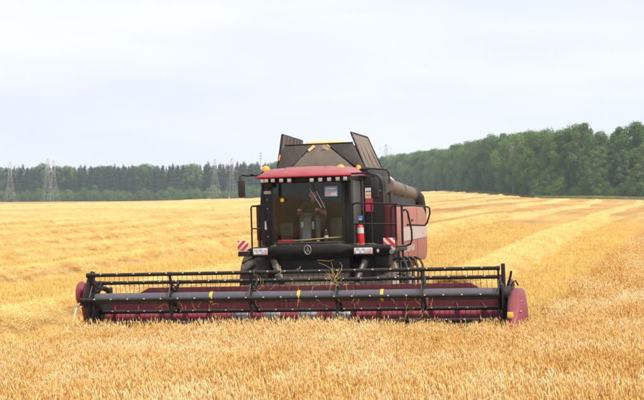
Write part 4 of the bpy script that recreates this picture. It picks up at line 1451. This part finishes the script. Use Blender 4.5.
# ---- railings and ladder
b = MB()   # left
b.tube([Lp(254.6, 247, 2.6), Lp(254.6, 207, 2.6), Lp(255.6, 205.6, 2.6), Lp(265, 205.2, 2.75)], .020, 'black', 8)
b.tube([Lp(254.6, 228, 2.6), Lp(265, 228, 2.75)], .017, 'black', 8)
b.tube([Lp(262.5, 247, 3.0), Lp(262.5, 206, 3.0)], .020, 'black', 8)
part(b, 'railing')
b = MB()   # right: front rails
b.tube([Lp(356, 246, 2.75), Lp(356, 206, 2.75), Lp(356.8, 203.2, 2.75), Lp(360, 202.3, 2.75), Lp(400, 203.4, 2.75), Lp(430, 206, 5.2), Lp(432.8, 207.5, 5.2), Lp(433, 213, 5.2), Lp(430, 222, 5.2), Lp(427.5, 224.8, 5.2), Lp(410, 224.2, 4.6)], .021, 'black', 8)
b.tube([Lp(356, 223, 2.75), Lp(400, 223.6, 2.75)], .018, 'black', 8)
b.tube([Lp(375, 246, 2.75), Lp(375, 202.8, 2.75)], .018, 'black', 8)
rl = part(b, 'railing')
b = MB()
b.tube([Lp(394, 238, 2.9), Lp(394.2, 210, 2.9), Lp(395.5, 206, 2.9), Lp(399, 204.5, 2.9)], .020, 'black', 8)
b.tube([Lp(399, 240, 2.95), Lp(399, 203, 2.95)], .024, 'black', 8)
b.tube([Lp(405.3, 244, 3.2), Lp(405.3, 203.5, 3.2)], .026, 'black', 8)
sub(b, 'post', rl)
b = MB()
b.tube([Lp(405.5, 210, 3.4), Lp(409, 209, 3.4), Lp(411, 211, 3.4), Lp(414.5, 230, 3.5), Lp(414.5, 239, 3.5), Lp(413, 243.5, 3.5), Lp(409, 245, 3.5), Lp(399, 246, 3.0)], .022, 'black', 8)
sub(b, 'hand_loop', rl)
b = MB()   # ladder hanging from the platform's right edge
lu = Lp(399, 250, 3.0).x
for vv in (3.0, 3.55):
    b.tube([V3(lu + .05, vv, 1.7), V3(lu + .08, vv, .55)], .022, 'black', 8)
for k in range(4):
    b.box((lu - .02, 3.0, .60 + k * .28), (lu + .16, 3.55, .63 + k * .28), 'black_dusty', .006)
part(b, 'ladder')

# ------------------------------------------------------------------ things carried on the machine
def carried(name, local):
    return empty(name, MACH @ Matrix.Translation(local))
ex = Lp(363.2, 247, 3.3); ex.z = 1.76
fe = carried('fire_extinguisher', ex)
tag(fe, 'red fire extinguisher standing on the platform beside the cab', 'fire extinguisher')
hE = Lp(363, 223.5, 3.3).z - ex.z
b = MB()
b.lathe([(0, 0), (.082, .0), (.088, .02), (.088, hE * .86), (.070, hE * .95), (.03, hE), (0, hE)], (0, 0, 0), (0, 0, 1), 'bright_red', 22)
part(b, 'cylinder', fe)
b = MB()
b.lathe([(.0895, hE * .62), (.0895, hE * .86)], (0, 0, 0), (0, 0, 1), 'white', 22)
part(b, 'label_band', fe)
b = MB()
b.lathe([(.03, hE), (.03, hE + .05), (.018, hE + .07), (0, hE + .07)], (0, 0, 0), (0, 0, 1), 'black', 12)
b.box((-.02, -.10, hE + .05), (.02, .03, hE + .075), 'black', .006)
b.tube([(.03, 0, hE + .03), (.08, -.03, hE + .02), (.10, -.03, hE * .8), (.10, -.02, hE * .35)], .011, 'black', 8)
part(b, 'valve', fe)
b = MB()
b.box((-.045, -.012, hE + .08), (.06, .0, hE + .19), 'blue', .004); b.box((-.03, -.014, hE + .10), (.045, -.0121, hE + .13), 'white')
part(b, 'blue_tag', fe)

bl = Lp(329, 241, 2.72); bl.z = wz0 + .031
bo = carried('water_bottle', bl)
tag(bo, 'clear plastic water bottle standing behind the windshield', 'bottle')
b = MB(); b.lathe([(0, 0), (.042, 0), (.046, .02), (.046, .16), (.040, .19), (.016, .235), (.014, .25)], (0, 0, 0), (0, 0, 1), 'clear', 18); part(b, 'body', bo)
b = MB(); b.lathe([(.017, .235), (.017, .262), (0, .263)], (0, 0, 0), (0, 0, 1), 'sky_blue', 12); part(b, 'cap', bo)
b = MB(); b.lathe([(.047, .07), (.047, .13)], (0, 0, 0), (0, 0, 1), 'white', 18); part(b, 'label_band', bo)

# driver: one continuous skin, clothes as children
def caps(mb_list, radius_add=0.0, voxel=0.014, name='body', mat='skin', parent=None):
    bmx = bmesh.new()
    for p, q, r0, r1 in mb_list:
        p, q = Vector(p), Vector(q)
        r0 += radius_add; r1 += radius_add
        d = q - p; ln = d.length
        t = MB()
        ax = d.normalized() if ln > 1e-5 else Vector((0, 0, 1))
        prof_ = []
        for i in range(5):
            a = -math.pi / 2 + i * math.pi / 8
            prof_.append((r0 * math.cos(a), r0 * math.sin(a)))
        for i in range(5):
            a = i * math.pi / 8
            prof_.append((r1 * math.cos(a), ln + r1 * math.sin(a)))
        t.lathe(prof_, p, ax, mat, 12)
        base = [bmx.verts.new(v) for v in t.v]
        for f in t.f:
            try: bmx.faces.new([base[i] for i in f])
            except ValueError: pass
    bmesh.ops.remove_doubles(bmx, verts=bmx.verts, dist=.0002)
    bmesh.ops.recalc_face_normals(bmx, faces=bmx.faces)
    me = bpy.data.meshes.new(name); bmx.to_mesh(me); bmx.free()
    me.materials.append(M[mat])
    o = bpy.data.objects.new(name, me); col.objects.link(o)
    md = o.modifiers.new('remesh', 'REMESH'); md.mode = 'VOXEL'; md.voxel_size = voxel; md.use_smooth_shade = True
    sm = o.modifiers.new('smooth', 'SMOOTH'); sm.factor = .5; sm.iterations = 3
    if parent is not None: o.parent = parent
    return o
dr0 = V3(su, sv_, 2.32)                                   # hip point on the seat
# local frame at the hips: x right in the picture, -y towards the windshield
head = Lp(319.0, 193.5, 3.22) - dr0
chest = V3(.00, -.02, .40)
neck = V3(.015, -.14, .545)
shL, shR = V3(-.19, -.06, .46), V3(.20, -.08, .46)
elL, elR = V3(-.30, -.26, .27), V3(.30, -.26, .24)
wl_loc = wc - dr0
haL = wl_loc + tiltm @ V3(-.205, .04, 0) + V3(0, 0, .02)
haR = wl_loc + tiltm @ V3(.205, .04, 0) + V3(0, 0, .02)
hipL, hipR = V3(-.10, -.02, .06), V3(.10, -.02, .06)
knL, knR = V3(-.17, -.46, .14), V3(.17, -.46, .14)
anL, anR = V3(-.17, -.52, -.36), V3(.18, -.52, -.36)
head = neck + V3(.02, -.07, .135)
person = caps([
    (V3(0, 0, .06), V3(0, 0, .22), .145, .135), (V3(0, 0, .22), chest, .135, .15), (shL, shR, .062, .062), (chest, neck, .11, .055),
    (neck, head + V3(0, .02, -.05), .055, .058),
    (head + V3(0, .02, .035), head + V3(0, -.01, -.02), .092, .082), (head + V3(0, -.03, -.06), head + V3(0, -.05, -.095), .058, .036),
    (head + V3(0, -.095, .0), head + V3(0, -.118, -.035), .009, .017), (head + V3(-.092, .02, .005), head + V3(-.096, .025, -.035), .016, .012),
    (head + V3(.092, .02, .005), head + V3(.096, .025, -.035), .016, .012), (head + V3(-.03, -.085, -.075), head + V3(.03, -.085, -.075), .010, .010),
    (shL, elL, .052, .042), (elL, haL, .042, .028), (shR, elR, .052, .042), (elR, haR, .042, .028),
    (hipL, knL, .085, .062), (knL, anL, .060, .042), (hipR, knR, .085, .062), (knR, anR, .060, .042),
    (anL, anL + V3(-.02, -.17, -.06), .042, .034), (anR, anR + V3(.02, -.17, -.06), .042, .034)]
    + [c_ for h_, s_ in ((haL, -1), (haR, 1)) for c_ in
       [(h_, h_ + V3(0, -.055, -.005), .026, .030)]
       + [(h_ + V3(s_ * (-.027 + i * .018), -.055, 0), h_ + V3(s_ * (-.027 + i * .018), -.085 - (.006 if i in (1, 2) else 0), .006), .0092, .0088) for i in range(4)]
       + [(h_ + V3(s_ * (-.027 + i * .018), -.085, .006), h_ + V3(s_ * (-.027 + i * .018), -.092 - (.006 if i in (1, 2) else 0), -.03), .0088, .0078) for i in range(4)]
       + [(h_ + V3(-s_ * .022, -.015, 0), h_ + V3(-s_ * .05, -.045, -.012), .0115, .0090), (h_ + V3(-s_ * .05, -.045, -.012), h_ + V3(-s_ * .045, -.075, -.02), .0090, .008)]],
    voxel=.0065, name='person')
person.matrix_world = MACH @ Matrix.Translation(dr0)
tag(person, 'person in a dark olive shirt seated at the steering wheel inside the cab', 'person')
caps([(V3(0, 0, .04), V3(0, 0, .22), .158, .150), (V3(0, 0, .22), chest, .150, .163), (shL, shR, .075, .075), (chest, neck + V3(0, .02, -.05), .12, .075),
      (shL, shL.lerp(elL, .62), .066, .058), (shR, shR.lerp(elR, .62), .066, .058)], 0, .012, 'shirt', 'olive', person)
caps([(hipL, hipR, .14, .14), (hipL, knL, .098, .075), (knL, anL + V3(0, 0, .03), .074, .060), (hipR, knR, .098, .075), (knR, anR + V3(0, 0, .03), .074, .060)], 0, .012, 'trousers', 'trouser', person)
caps([(head + V3(0, .045, .045), head + V3(0, .005, .075), .093, .080), (head + V3(-.03, .06, 0), head + V3(.03, .06, 0), .074, .074)], 0, .01, 'hair', 'hair', person)
for s_ in (-1, 1):
    mb = MB(); mb.lathe([(0, -.006), (.009, -.004), (.011, .004), (0, .008)], head + V3(s_ * .033, -.088, .012), (0, -1, 0), 'eye', 10); part(mb, 'eye', person)

# heap of grain in the hopper
b = MB()
gn, gm = 22, 16
vs, fs = [], []
gc = Lp(324, 141, 5.8)
for i in range(gn + 1):
    for j in range(gm + 1):
        uu = -1.32 + (1.52) * i / gn; vv = 4.95 + 1.75 * j / gm
        r2 = ((uu + .56) / .95) ** 2 + ((vv - 5.75) / 1.15) ** 2
        z = 3.86 + .56 * max(0, 1 - r2) ** .8 + .02 * mnoise.noise((uu * 6, vv * 6, 0))
        vs.append((uu, vv, min(z, 4.31)))
for i in range(gn):
    for j in range(gm):
        o = i * (gm + 1) + j
        fs.append((o, o + gm + 1, o + gm + 2, o + 1))
b.add(vs, fs, 'grain')
gr = b.build('grain_heap'); gr.matrix_world = MACH
tag(gr, 'heap of golden grain rising above the rim of the hopper', 'grain', kind='stuff')

# straw caught on the reel
rs = random.Random(5)
vs, fs, mi = [], [], []
for cx, cy, n_, spx, spy in ((334, 273, 16, 8, 10), (262, 275, 3, 8, 8), (285, 268, 3, 14, 5), (252, 290, 2, 12, 9), (300, 300, 4, 40, 8), (424, 297, 3, 6, 5), (360, 296, 2, 14, 8), (420, 310, 8, 12, 4), (200, 302, 8, 110, 9), (400, 300, 8, 110, 9), (300, 284, 8, 150, 6)):
    for _ in range(n_):
        p = Lp(cx + rs.gauss(0, spx * .45), cy + rs.gauss(0, spy * .45), rs.uniform(-.55, -.2))
        a = rs.gauss(math.pi / 2, .55); ln = rs.uniform(.14, .42)
        d = V3(math.cos(a), rs.gauss(0, .25), math.sin(a)).normalized()
        b1, b2 = V3(rs.gauss(0, .035), rs.gauss(0, .03), rs.gauss(0, .02)), V3(rs.gauss(0, .05), rs.gauss(0, .03), -abs(rs.gauss(0, .04)))
        ribbon(vs, fs, mi, [p - d * ln / 2, p - d * ln * .15 + b1, p + d * ln * .2 + b1 * .5, p + d * ln / 2 + b2], [.0022, .0026, .0024, .0018], V3(d.z, 0, -d.x).normalized(), 0)
for _ in range(420):
    t_ = rs.random()
    if t_ < .30: p = V3(rs.uniform(-3.5, 3.3), rs.uniform(1.115, 1.18), 1.09)
    elif t_ < .75: p = V3(rs.uniform(UL, UR), rs.uniform(.2, .5), .18)
    else: p = V3(rs.uniform(-1.4, 1.2), rs.uniform(2.33, 2.55), 1.885)
    a = rs.uniform(0, 6.283); ln = rs.uniform(.04, .16); d = V3(math.cos(a), math.sin(a) * .4, rs.gauss(0, .2)).normalized()
    ribbon(vs, fs, mi, [p - d * ln / 2, p + d * ln / 2], [.003, .003], V3(-d.y, d.x, .3).normalized(), 0)
so = bpy.data.objects.new('caught_straw', np_mesh('caught_straw', [tuple(p) for p in vs], fs, ['straw'])); col.objects.link(so)
so.matrix_world = MACH
tag(so, 'loose straw stalks caught on the bars of the reel', 'straw', kind='stuff')
# green weed in the wheat in front of the header
rs = random.Random(9); vs, fs, mi = [], [], []
for _ in range(34):
    a = rs.uniform(0, 6.283); e = rs.uniform(.2, 1.3); ln = rs.uniform(.06, .13)
    c = V3(rs.gauss(0, .06), rs.gauss(0, .06), rs.uniform(.30, .62)); d = V3(math.cos(a) * math.cos(e), math.sin(a) * math.cos(e), math.sin(e))
    ribbon(vs, fs, mi, [c, c + d * ln * .5, c + d * ln], [.006, .022, .003], d.cross(V3(.3, .2, 1)).normalized(), 0)
for _ in range(5):
    t = V3(rs.gauss(0, .05), rs.gauss(0, .05), .5); ribbon(vs, fs, mi, [V3(0, 0, 0), t * .5, t], [.005, .004, .003], V3(1, 0, 0), 0)
wo = bpy.data.objects.new('weed', np_mesh('weed', [tuple(p) for p in vs], fs, ['weed'])); col.objects.link(wo)
wx, wy = 2.60, 22.6
wo.location = (wx, wy, tz(wx, wy)); wo.scale = (.7, .7, .84)
tag(wo, 'small bright green weed standing in the wheat before the header', 'weed')
#__TREES__
# ------------------------------------------------------------------ woods
def limb(mb, p0, p1, r0, r1, mat='bark'):
    mid = p0.lerp(p1, .5) + Vector((random.uniform(-1, 1), random.uniform(-1, 1), 0)) * (p1 - p0).length * .06
    mb.tube([p0, mid, p1], [r0, (r0 + r1) / 2, r1], mat, 6, cap=False)

def broadleaf(seed, H, W, mat, low=0.10, nleaf=2300, leaf=0.36):
    """tapered trunk with limbs; crown of leaf sprays gathered in uneven clumps"""
    rg = random.Random(seed)
    tr = MB()
    tr.tube([(0, 0, -.5), (.1, .05, H * .25), (-.05, .1, H * .55), (.05, 0, H * .85)], [.032 * H * .6, .02 * H * .6, .012 * H * .6, .05], 'bark', 8)
    lobes = []
    n = rg.randint(17, 24)
    for i in range(n):
        f = low + (1 - low) * (i + rg.random()) / n
        rad = W * .5 * (math.sin(math.pi * min(1, max(0.05, (f * .82 + .10)))) ** .7) * rg.uniform(.45, .95)
        a = i * 2.4 + rg.uniform(-.6, .6)
        r = W * rg.uniform(.13, .24) * (1.12 - .30 * f)
        c = Vector((math.cos(a) * rad, math.sin(a) * rad, H * f - r * .6))
        lobes.append((c, r))
        limb(tr, Vector((0, 0, max(H * .12, c.z - H * .16))), c, .09, .03)
    lobes.append((Vector((rg.uniform(-.5, .5), rg.uniform(-.5, .5), H * .93)), W * .15))
    vs, fs = [], []
    tot = sum(r * r for _, r in lobes)
    for c, r in lobes:
        k = int(nleaf * r * r / tot)
        for _ in range(k):
            u = rg.uniform(-1, 1); a = rg.uniform(0, 6.283); s = math.sqrt(1 - u * u)
            d = Vector((s * math.cos(a), s * math.sin(a), u * .85 + .12))
            rr = r * (rg.uniform(.62, 1.10) if rg.random() < .80 else rg.uniform(.9, 1.4))
            p = c + d * rr
            nn = (d + Vector((rg.gauss(0, .30), rg.gauss(0, .30), rg.gauss(.18, .30)))).normalized()
            t1 = nn.orthogonal().normalized(); t1 = Matrix.Rotation(rg.uniform(0, 6.283), 3, nn) @ t1
            t2 = nn.cross(t1)
            z1, z2 = leaf * rg.uniform(.35, .8), leaf * rg.uniform(.25, .55)
            o = len(vs)
            vs += [p - t1 * z1, p + t2 * z2 * .8 - t1 * z1 * .15, p + t1 * z1 + nn * .1, p - t2 * z2 + t1 * z1 * .1]
            fs.append((o, o + 1, o + 2, o + 3))
    return tr.mesh('trunk'), np_mesh('crown', [tuple(p) for p in vs], fs, [mat], smooth=False)

def conifer(seed, H, W, mat='needle', nleaf=1500, bare=.25):
    rg = random.Random(seed)
    tr = MB()
    tr.tube([(0, 0, -.5), (0, 0, H * .5), (.05, 0, H * .99)], [.2, .13, .02], 'bark', 7)
    vs, fs = [], []
    for _ in range(nleaf):
        f = bare + (1 - bare) * (1 - math.sqrt(rg.random()) * .98)
        R0 = W * .5 * (1 - (f - bare) / (1 - bare)) ** .75 * (.8 + .25 * math.sin(f * 55)) + .12
        a = rg.uniform(0, 6.283); rr = R0 * math.sqrt(rg.uniform(.15, 1.0))
        p = Vector((math.cos(a) * rr, math.sin(a) * rr, H * f - rr * .25))
        d = Vector((math.cos(a), math.sin(a), -.25 + rg.gauss(0, .25))).normalized()
        t2 = d.cross(Vector((rg.gauss(0, .4), rg.gauss(0, .4), 1))).normalized()
        l, w = rg.uniform(.25, .5), rg.uniform(.12, .24)
        o = len(vs)
        vs += [p - d * l, p + t2 * w, p + d * l, p - t2 * w]
        fs.append((o, o + 1, o + 2, o + 3))
    return tr.mesh('trunk'), np_mesh('crown', [tuple(p) for p in vs], fs, [mat], smooth=False)

def dead_tree(seed, H):
    rg = random.Random(seed)
    tr = MB()
    tr.tube([(0, 0, -.5), (.1, 0, H * .5), (0, .1, H * .98)], [.3, .2, .04], 'dry_twig', 8)
    cr = MB()
    for i in range(60):
        f = rg.uniform(.40, .97); a = rg.uniform(0, 6.283); l = (1.15 - f) * H * .28 * rg.uniform(.6, 1.1)
        p0 = Vector((0, 0, H * f)); p1 = p0 + Vector((math.cos(a) * l * .75, math.sin(a) * l * .75, l * .9))
        cr.tube([p0, p0.lerp(p1, .5) + Vector((0, 0, .15)), p1], [.07, .05, .02], 'dry_twig', 4, cap=False)
        for _ in range(9):
            q0 = p0.lerp(p1, rg.uniform(.3, 1)); q1 = q0 + Vector((rg.gauss(0, .55), rg.gauss(0, .55), rg.uniform(.1, 1.0)))
            cr.tube([q0, q1], [.05, .025], 'dry_twig', 3, cap=False)
    return tr.mesh('trunk'), cr.mesh('crown')

kinds = []
for i in range(7):
    kinds.append(broadleaf(100 + i, 20.0, random.uniform(9.0, 12.0), 'leaf', low=.08 + .05 * (i % 3), nleaf=9500))
slim = [broadleaf(140 + i, 20.0, 5.2, 'leaf', low=.08, nleaf=5500, leaf=.34) for i in range(2)]
pale = [broadleaf(150 + i, 20.0, 7.5, 'leaf_pale', low=.08, nleaf=7500) for i in range(2)]
bush = [broadleaf(160 + i, 5.0, 6.0, 'leaf' if i else 'leaf_pale', low=.02, nleaf=2600, leaf=.24) for i in range(3)]
pines = [conifer(170 + i, 20.0, 5.6 + .9 * i, nleaf=3600, bare=.12) for i in range(3)]

def place_tree(src, name, x, y, h, label, group, base=20.0, wide=1.0, rz=None):
    e = bpy.data.objects.new(name, None); e.empty_display_size = 1
    e.location = (x, y, tz(x, y) - .1)
    s = h / base
    e.scale = (s * wide, s * wide, s)
    e.rotation_euler = (0, 0, random.uniform(0, 6.283) if rz is None else rz)
    col.objects.link(e)
    for nm, me in (('trunk', src[0]), ('crown', src[1])):
        o = bpy.data.objects.new(nm, me); o.parent = e; col.objects.link(o)
    tag(e, label, 'tree' if 'bush' not in name else 'bush', group)
    return e
GR = 'broadleaf trees along the edge of the right-hand wood'
def wood_h(px):
    return float(np.interp(px, [380, 400, 450, 500, 560, 600, 644, 720], [20.5, 21.5, 22, 22.2, 22, 21.6, 20.4, 20]))
random.seed(21)
px = 384.0
row0 = []
while px < 690:
    R = float(wood_edge(px))
    row0.append((px, R))
    step = random.uniform(5.0, 7.6)                     # metres between neighbouring trees
    nxt = px + 1.0
    def P(p): 
        r = float(wood_edge(p)); return Vector((r * (p - 322) / FPX, r))
    while (P(nxt) - P(px)).length < step: nxt += .4
    px = nxt
nt_ = 0
for (px, R) in row0:
    for rowi in range(2):
        pp = px + random.uniform(-3, 3); rr = R + 3 + rowi * random.uniform(7, 11) + random.uniform(-2, 3)
        x = rr * (pp - 322) / FPX
        h = wood_h(pp) * (random.uniform(.55, .95) if rowi == 0 else random.uniform(.88, 1.04))
        t = random.random()
        src = random.choice(kinds) if t < .72 else random.choice(pale) if t < .80 else (random.choice(slim) if t < .93 or pp > 560 else random.choice(pines))
        conif = src in pines
        sec = ('behind the unloading auger' if pp < 440 else 'left of the bare tree' if pp < 512 else 'right of the bare tree' if pp < 545 else
               'behind the forward corner bushes' if pp < 575 else 'in the middle of its nearest part' if pp < 612 else 'towards the right edge of the picture')
        lb = ('dark pointed conifer in the right-hand wood, ' if conif else
              'leafy front-row tree of the right-hand wood, ' if rowi == 0 else 'tall second-row tree of the right-hand wood, ') + sec
        place_tree(src, 'conifer_tree' if conif else 'broadleaf_tree', x, rr, h, lb, 'conifers in the right-hand wood' if conif else GR + (', front row' if rowi == 0 else ', second row'), wide=random.uniform(.85, 1.15))
        nt_ += 1
# singled-out trees
def at_px(px, dr):
    r = float(wood_edge(px)) + dr
    return r * (px - 322) / FPX, r
x, y = at_px(513, -9); place_tree(dead_tree(5, 20.0), 'bare_tree', x, y, 18.0, 'bare greyish tree with dry twigs between the green crowns', None)
x, y = at_px(641, -4); place_tree(pale[0], 'pale_tree', x, y, 15.0, 'yellowish green tree at the far right edge of the wood', None)
x, y = at_px(634, 8); place_tree(kinds[2], 'broadleaf_tree', x, y, 22.0, 'tallest dark tree of the wood, at the right edge of the picture', None)
x, y = at_px(594, -3); place_tree(pale[1], 'pale_tree', x, y, 13.5, 'paler green tree standing low in front of the dark wood', None)
x, y = at_px(548, -4); place_tree(bush[1], 'round_bush', x, y, 8.0, 'large dark round bush at the forward corner of the wood', None, base=5.0)
x, y = at_px(560, -4); place_tree(bush[2], 'round_bush', x, y, 6.0, 'dark bush beside the forward corner of the wood', None, base=5.0)
for px_ in np.arange(455, 680, 6.5):
    if 538 < px_ < 566: continue
    x, y = at_px(px_ + random.uniform(-2, 2), -random.uniform(1, 4))
    place_tree(random.choice(bush), 'edge_bush', x, y, random.uniform(2.4, 5.2), 'low bush at the foot of the right-hand wood', 'bushes along the foot of the right-hand wood', base=5.0)
vg = []
for px_ in np.arange(440, 690, .55):
    for d_ in (5, 9, 13):
        x, y = at_px(px_ + random.uniform(-.6, .6), -d_ - random.uniform(0, 4)); vg.append((x, y))
vg = np.array(vg)
M['verge_tuft'] = plant_mat('verge_tuft', (0.15, 0.18, 0.045), (0.27, 0.27, 0.08), (0.42, 0.36, 0.14), 0.3)
tufts = []
for i in range(4):
    rg_ = random.Random(300 + i); vs, fs, mi = [], [], []
    for _ in range(150):
        c = Vector((rg_.gauss(0, .55), rg_.gauss(0, .55), 0)); a = rg_.uniform(0, 6.283); hh = rg_.uniform(.5, 1.1)
        t_ = Vector((math.cos(a) * hh * .35, math.sin(a) * hh * .35, hh))
        ribbon(vs, fs, mi, [c, c + t_ * .6 + Vector((0, 0, .08)), c + t_], [.03, .035, .005], Vector((-math.sin(a), math.cos(a), 0)), 0)
    tufts.append(np_mesh('verge_tuft', [tuple(p) for p in vs], fs, ['verge_tuft']))
vo = scatter('verge_grass', tufts, np.stack([vg[:, 0], vg[:, 1], terrain(vg[:, 0], vg[:, 1])], 1), rng.uniform(0, 6.283, len(vg)), rng.uniform(.25, .8, len(vg)), rng.integers(0, 4, len(vg)))
tag(vo, 'rough yellow-green grass along the foot of the right-hand wood', 'grass')
# the depth of the right wood behind the edge trees, and the far wood on the left: masses
def wood_mass(name, pts, srcs, label, hs, widths):
    # crown and trunk joined per kind
    meshes = []
    for tr, cr in srcs:
        b_ = bmesh.new(); b_.from_mesh(tr)
        for f in b_.faces: f.material_index = 0
        b_.from_mesh(cr); b_.faces.ensure_lookup_table()
        for f in list(b_.faces)[len(tr.polygons):]: f.material_index = 1
        me = bpy.data.meshes.new(name + '_tree'); b_.to_mesh(me); b_.free()
        me.materials.append(M['bark']); me.materials.append(cr.materials[0]); meshes.append(me)
    pts = np.array(pts); n = len(pts)
    zz = terrain(pts[:, 0], pts[:, 1]) - .1
    s = hs / 20.0
    o = scatter(name, meshes, np.stack([pts[:, 0], pts[:, 1], zz], 1), rng.uniform(0, 6.283, n), np.stack([s * widths, s * widths, s], 1), rng.integers(0, len(srcs), n))
    return tag(o, label, 'wood')
pl = []
for (px, R) in row0:
    for rowi in range(3):
        rr = R + 22 + rowi * 11 + random.uniform(-3, 3); pl.append((rr * (px + random.uniform(-3, 3) - 322) / FPX, rr))
wood_mass('right_wood', pl, kinds, 'mass of trees behind the edge of the right-hand wood', rng.uniform(18, 22.5, len(pl)), rng.uniform(.9, 1.2, len(pl)))
bushes_far = [(-330 + 2.6 * i + random.uniform(-1, 1), 712 + random.uniform(-3, 3)) for i in range(152)]
wood_mass('far_wood_understorey', bushes_far, bush, 'low bushes along the foot of the far left wood', 4 * rng.uniform(3.5, 7.5, len(bushes_far)), rng.uniform(.9, 1.3, len(bushes_far)))
pl = []; hs = []
for rowi in range(9):
    xs = np.arange(-330, 62, 3.9)
    for xx in xs:
        pl.append((xx + random.uniform(-2, 2), 718 + rowi * 6 + random.uniform(-3, 3)))
        hs.append(random.uniform(4, 8) if rowi == 0 else random.uniform(8, 14) if rowi == 1 else random.uniform(12, 18) if rowi == 2 else random.uniform(20.2, 21.6) if random.random() < .88 else random.uniform(21.5, 23.0))
wood_mass('far_wood', pl, pines + pines + pines + [kinds[5]], 'long hazy blue-green wood along the far left edge of the field', np.array(hs), rng.uniform(.85, 1.25, len(pl)))

# ------------------------------------------------------------------ pylons
def pylon_parts(H):
    t = 0.045
    body = MB()
    lv = [(0, 3.0), (.18, 2.35), (.36, 1.75), (.54, 1.15), (.68, .8), (.80, .7), (.92, .62), (1.0, .08)]
    cs = lambda f, w: [V3(-w, -w, f * H), V3(w, -w, f * H), V3(w, w, f * H), V3(-w, w, f * H)]
    for (f0, w0), (f1, w1) in zip(lv[:-1], lv[1:]):
        a, c = cs(f0, w0), cs(f1, w1)
        for k in range(4):
            body.tube([a[k], c[k]], t, 'pylon', 4)
            body.tube([a[k], c[(k + 1) % 4]], t * .6, 'pylon', 3)
            body.tube([a[(k + 1) % 4], c[k]], t * .6, 'pylon', 3)
            body.tube([c[k], c[(k + 1) % 4]], t * .6, 'pylon', 3)
    arms = []
    for f, l in ((.70, 3.4), (.81, 4.6), (.92, 3.2)):
        m = MB()
        for s_ in (-1, 1):
            for yy in (-.5, .5):
                m.tube([V3(s_ * .6, yy, f * H), V3(s_ * l, 0, f * H + .1)], t * .7, 'pylon', 3)
                m.tube([V3(s_ * .6, yy, f * H + 1.3), V3(s_ * l, 0, f * H + .1)], t * .6, 'pylon', 3)
            m.tube([V3(s_ * l, 0, f * H + .1), V3(s_ * l, 0, f * H - 1.2)], .09, 'pylon', 4)
        arms.append(m.mesh('cross_arm'))
    return body.mesh('tower'), arms
tw, arms = pylon_parts(24.0)
def pylon(px, d, h, label, rz):
    x = d * (px - 322) / FPX
    e = empty('pylon'); e.location = (x, d, tz(x, d)); e.rotation_euler = (0, 0, rz); e.scale = (h / 24,) * 3
    for nm, me in [('tower', tw)] + [('cross_arm', a) for a in arms]:
        o = bpy.data.objects.new(nm, me); o.parent = e; col.objects.link(o)
    tag(e, label, 'pylon', 'lattice pylons before the woods')
pylon(10, 660, 21.5, 'faint lattice pylon nearest the left edge of the picture', .5)
pylon(47.5, 640, 22.5, 'lattice pylon before the far wood, left one of a close pair', .5)
pylon(53.5, 655, 22.0, 'lattice pylon before the far wood, right one of a close pair', .5)
pylon(215, 640, 21.0, 'lattice pylon left of the next one, beside the harvester mirror', .5)
pylon(231.5, 640, 21.0, 'lattice pylon closest to the harvester cab mirror', .5)
pylon(386, 900, 36.0, 'pale lattice pylon rising behind the right-hand wood beside the hopper', .5)
# thin mast above the far wood
b = MB()
mh = 32.0
b.tube([(0, 0, 0), (0, 0, mh)], [.35, .14], 'pylon', 6)
for k in range(3): b.box((-.9 + .1 * k, -.15, mh * (.84 + .06 * k)), (.9 - .1 * k, .15, mh * (.84 + .06 * k) + .5), 'pylon')
mo = b.build('radio_mast'); dm = 860; xm = dm * (260.5 - 322) / FPX
mo.location = (xm, dm, tz(xm, dm))
tag(mo, 'thin pale mast standing above the far wood left of the hopper', 'mast')

# ------------------------------------------------------------------ haze
hb = MB()
hb.add([(-2900, -900, -6), (2900, -900, -6), (2900, 3400, -6), (-2900, 3400, -6), (-2900, -900, 62), (2900, -900, 62), (2900, 3400, 62), (-2900, 3400, 62)],
       [(0, 1, 2, 3), (4, 5, 6, 7), (0, 1, 5, 4), (1, 2, 6, 5), (2, 3, 7, 6), (3, 0, 4, 7)], 'white')
hm, hnt, hout = new_mat('haze_air')
pv = hnt.nodes.new('ShaderNodeVolumePrincipled')
pv.inputs['Color'].default_value = (0.66, 0.82, 1.0, 1)
pv.inputs['Density'].default_value = 0.00023
pv.inputs['Anisotropy'].default_value = 0.0
hnt.links.new(pv.outputs[0], hout.inputs['Volume'])
M['haze'] = hm
hb.mats = ['haze']
hz_o = hb.build('haze', smooth=False)
tag(hz_o, 'thin summer haze over the whole field', kind='stuff')
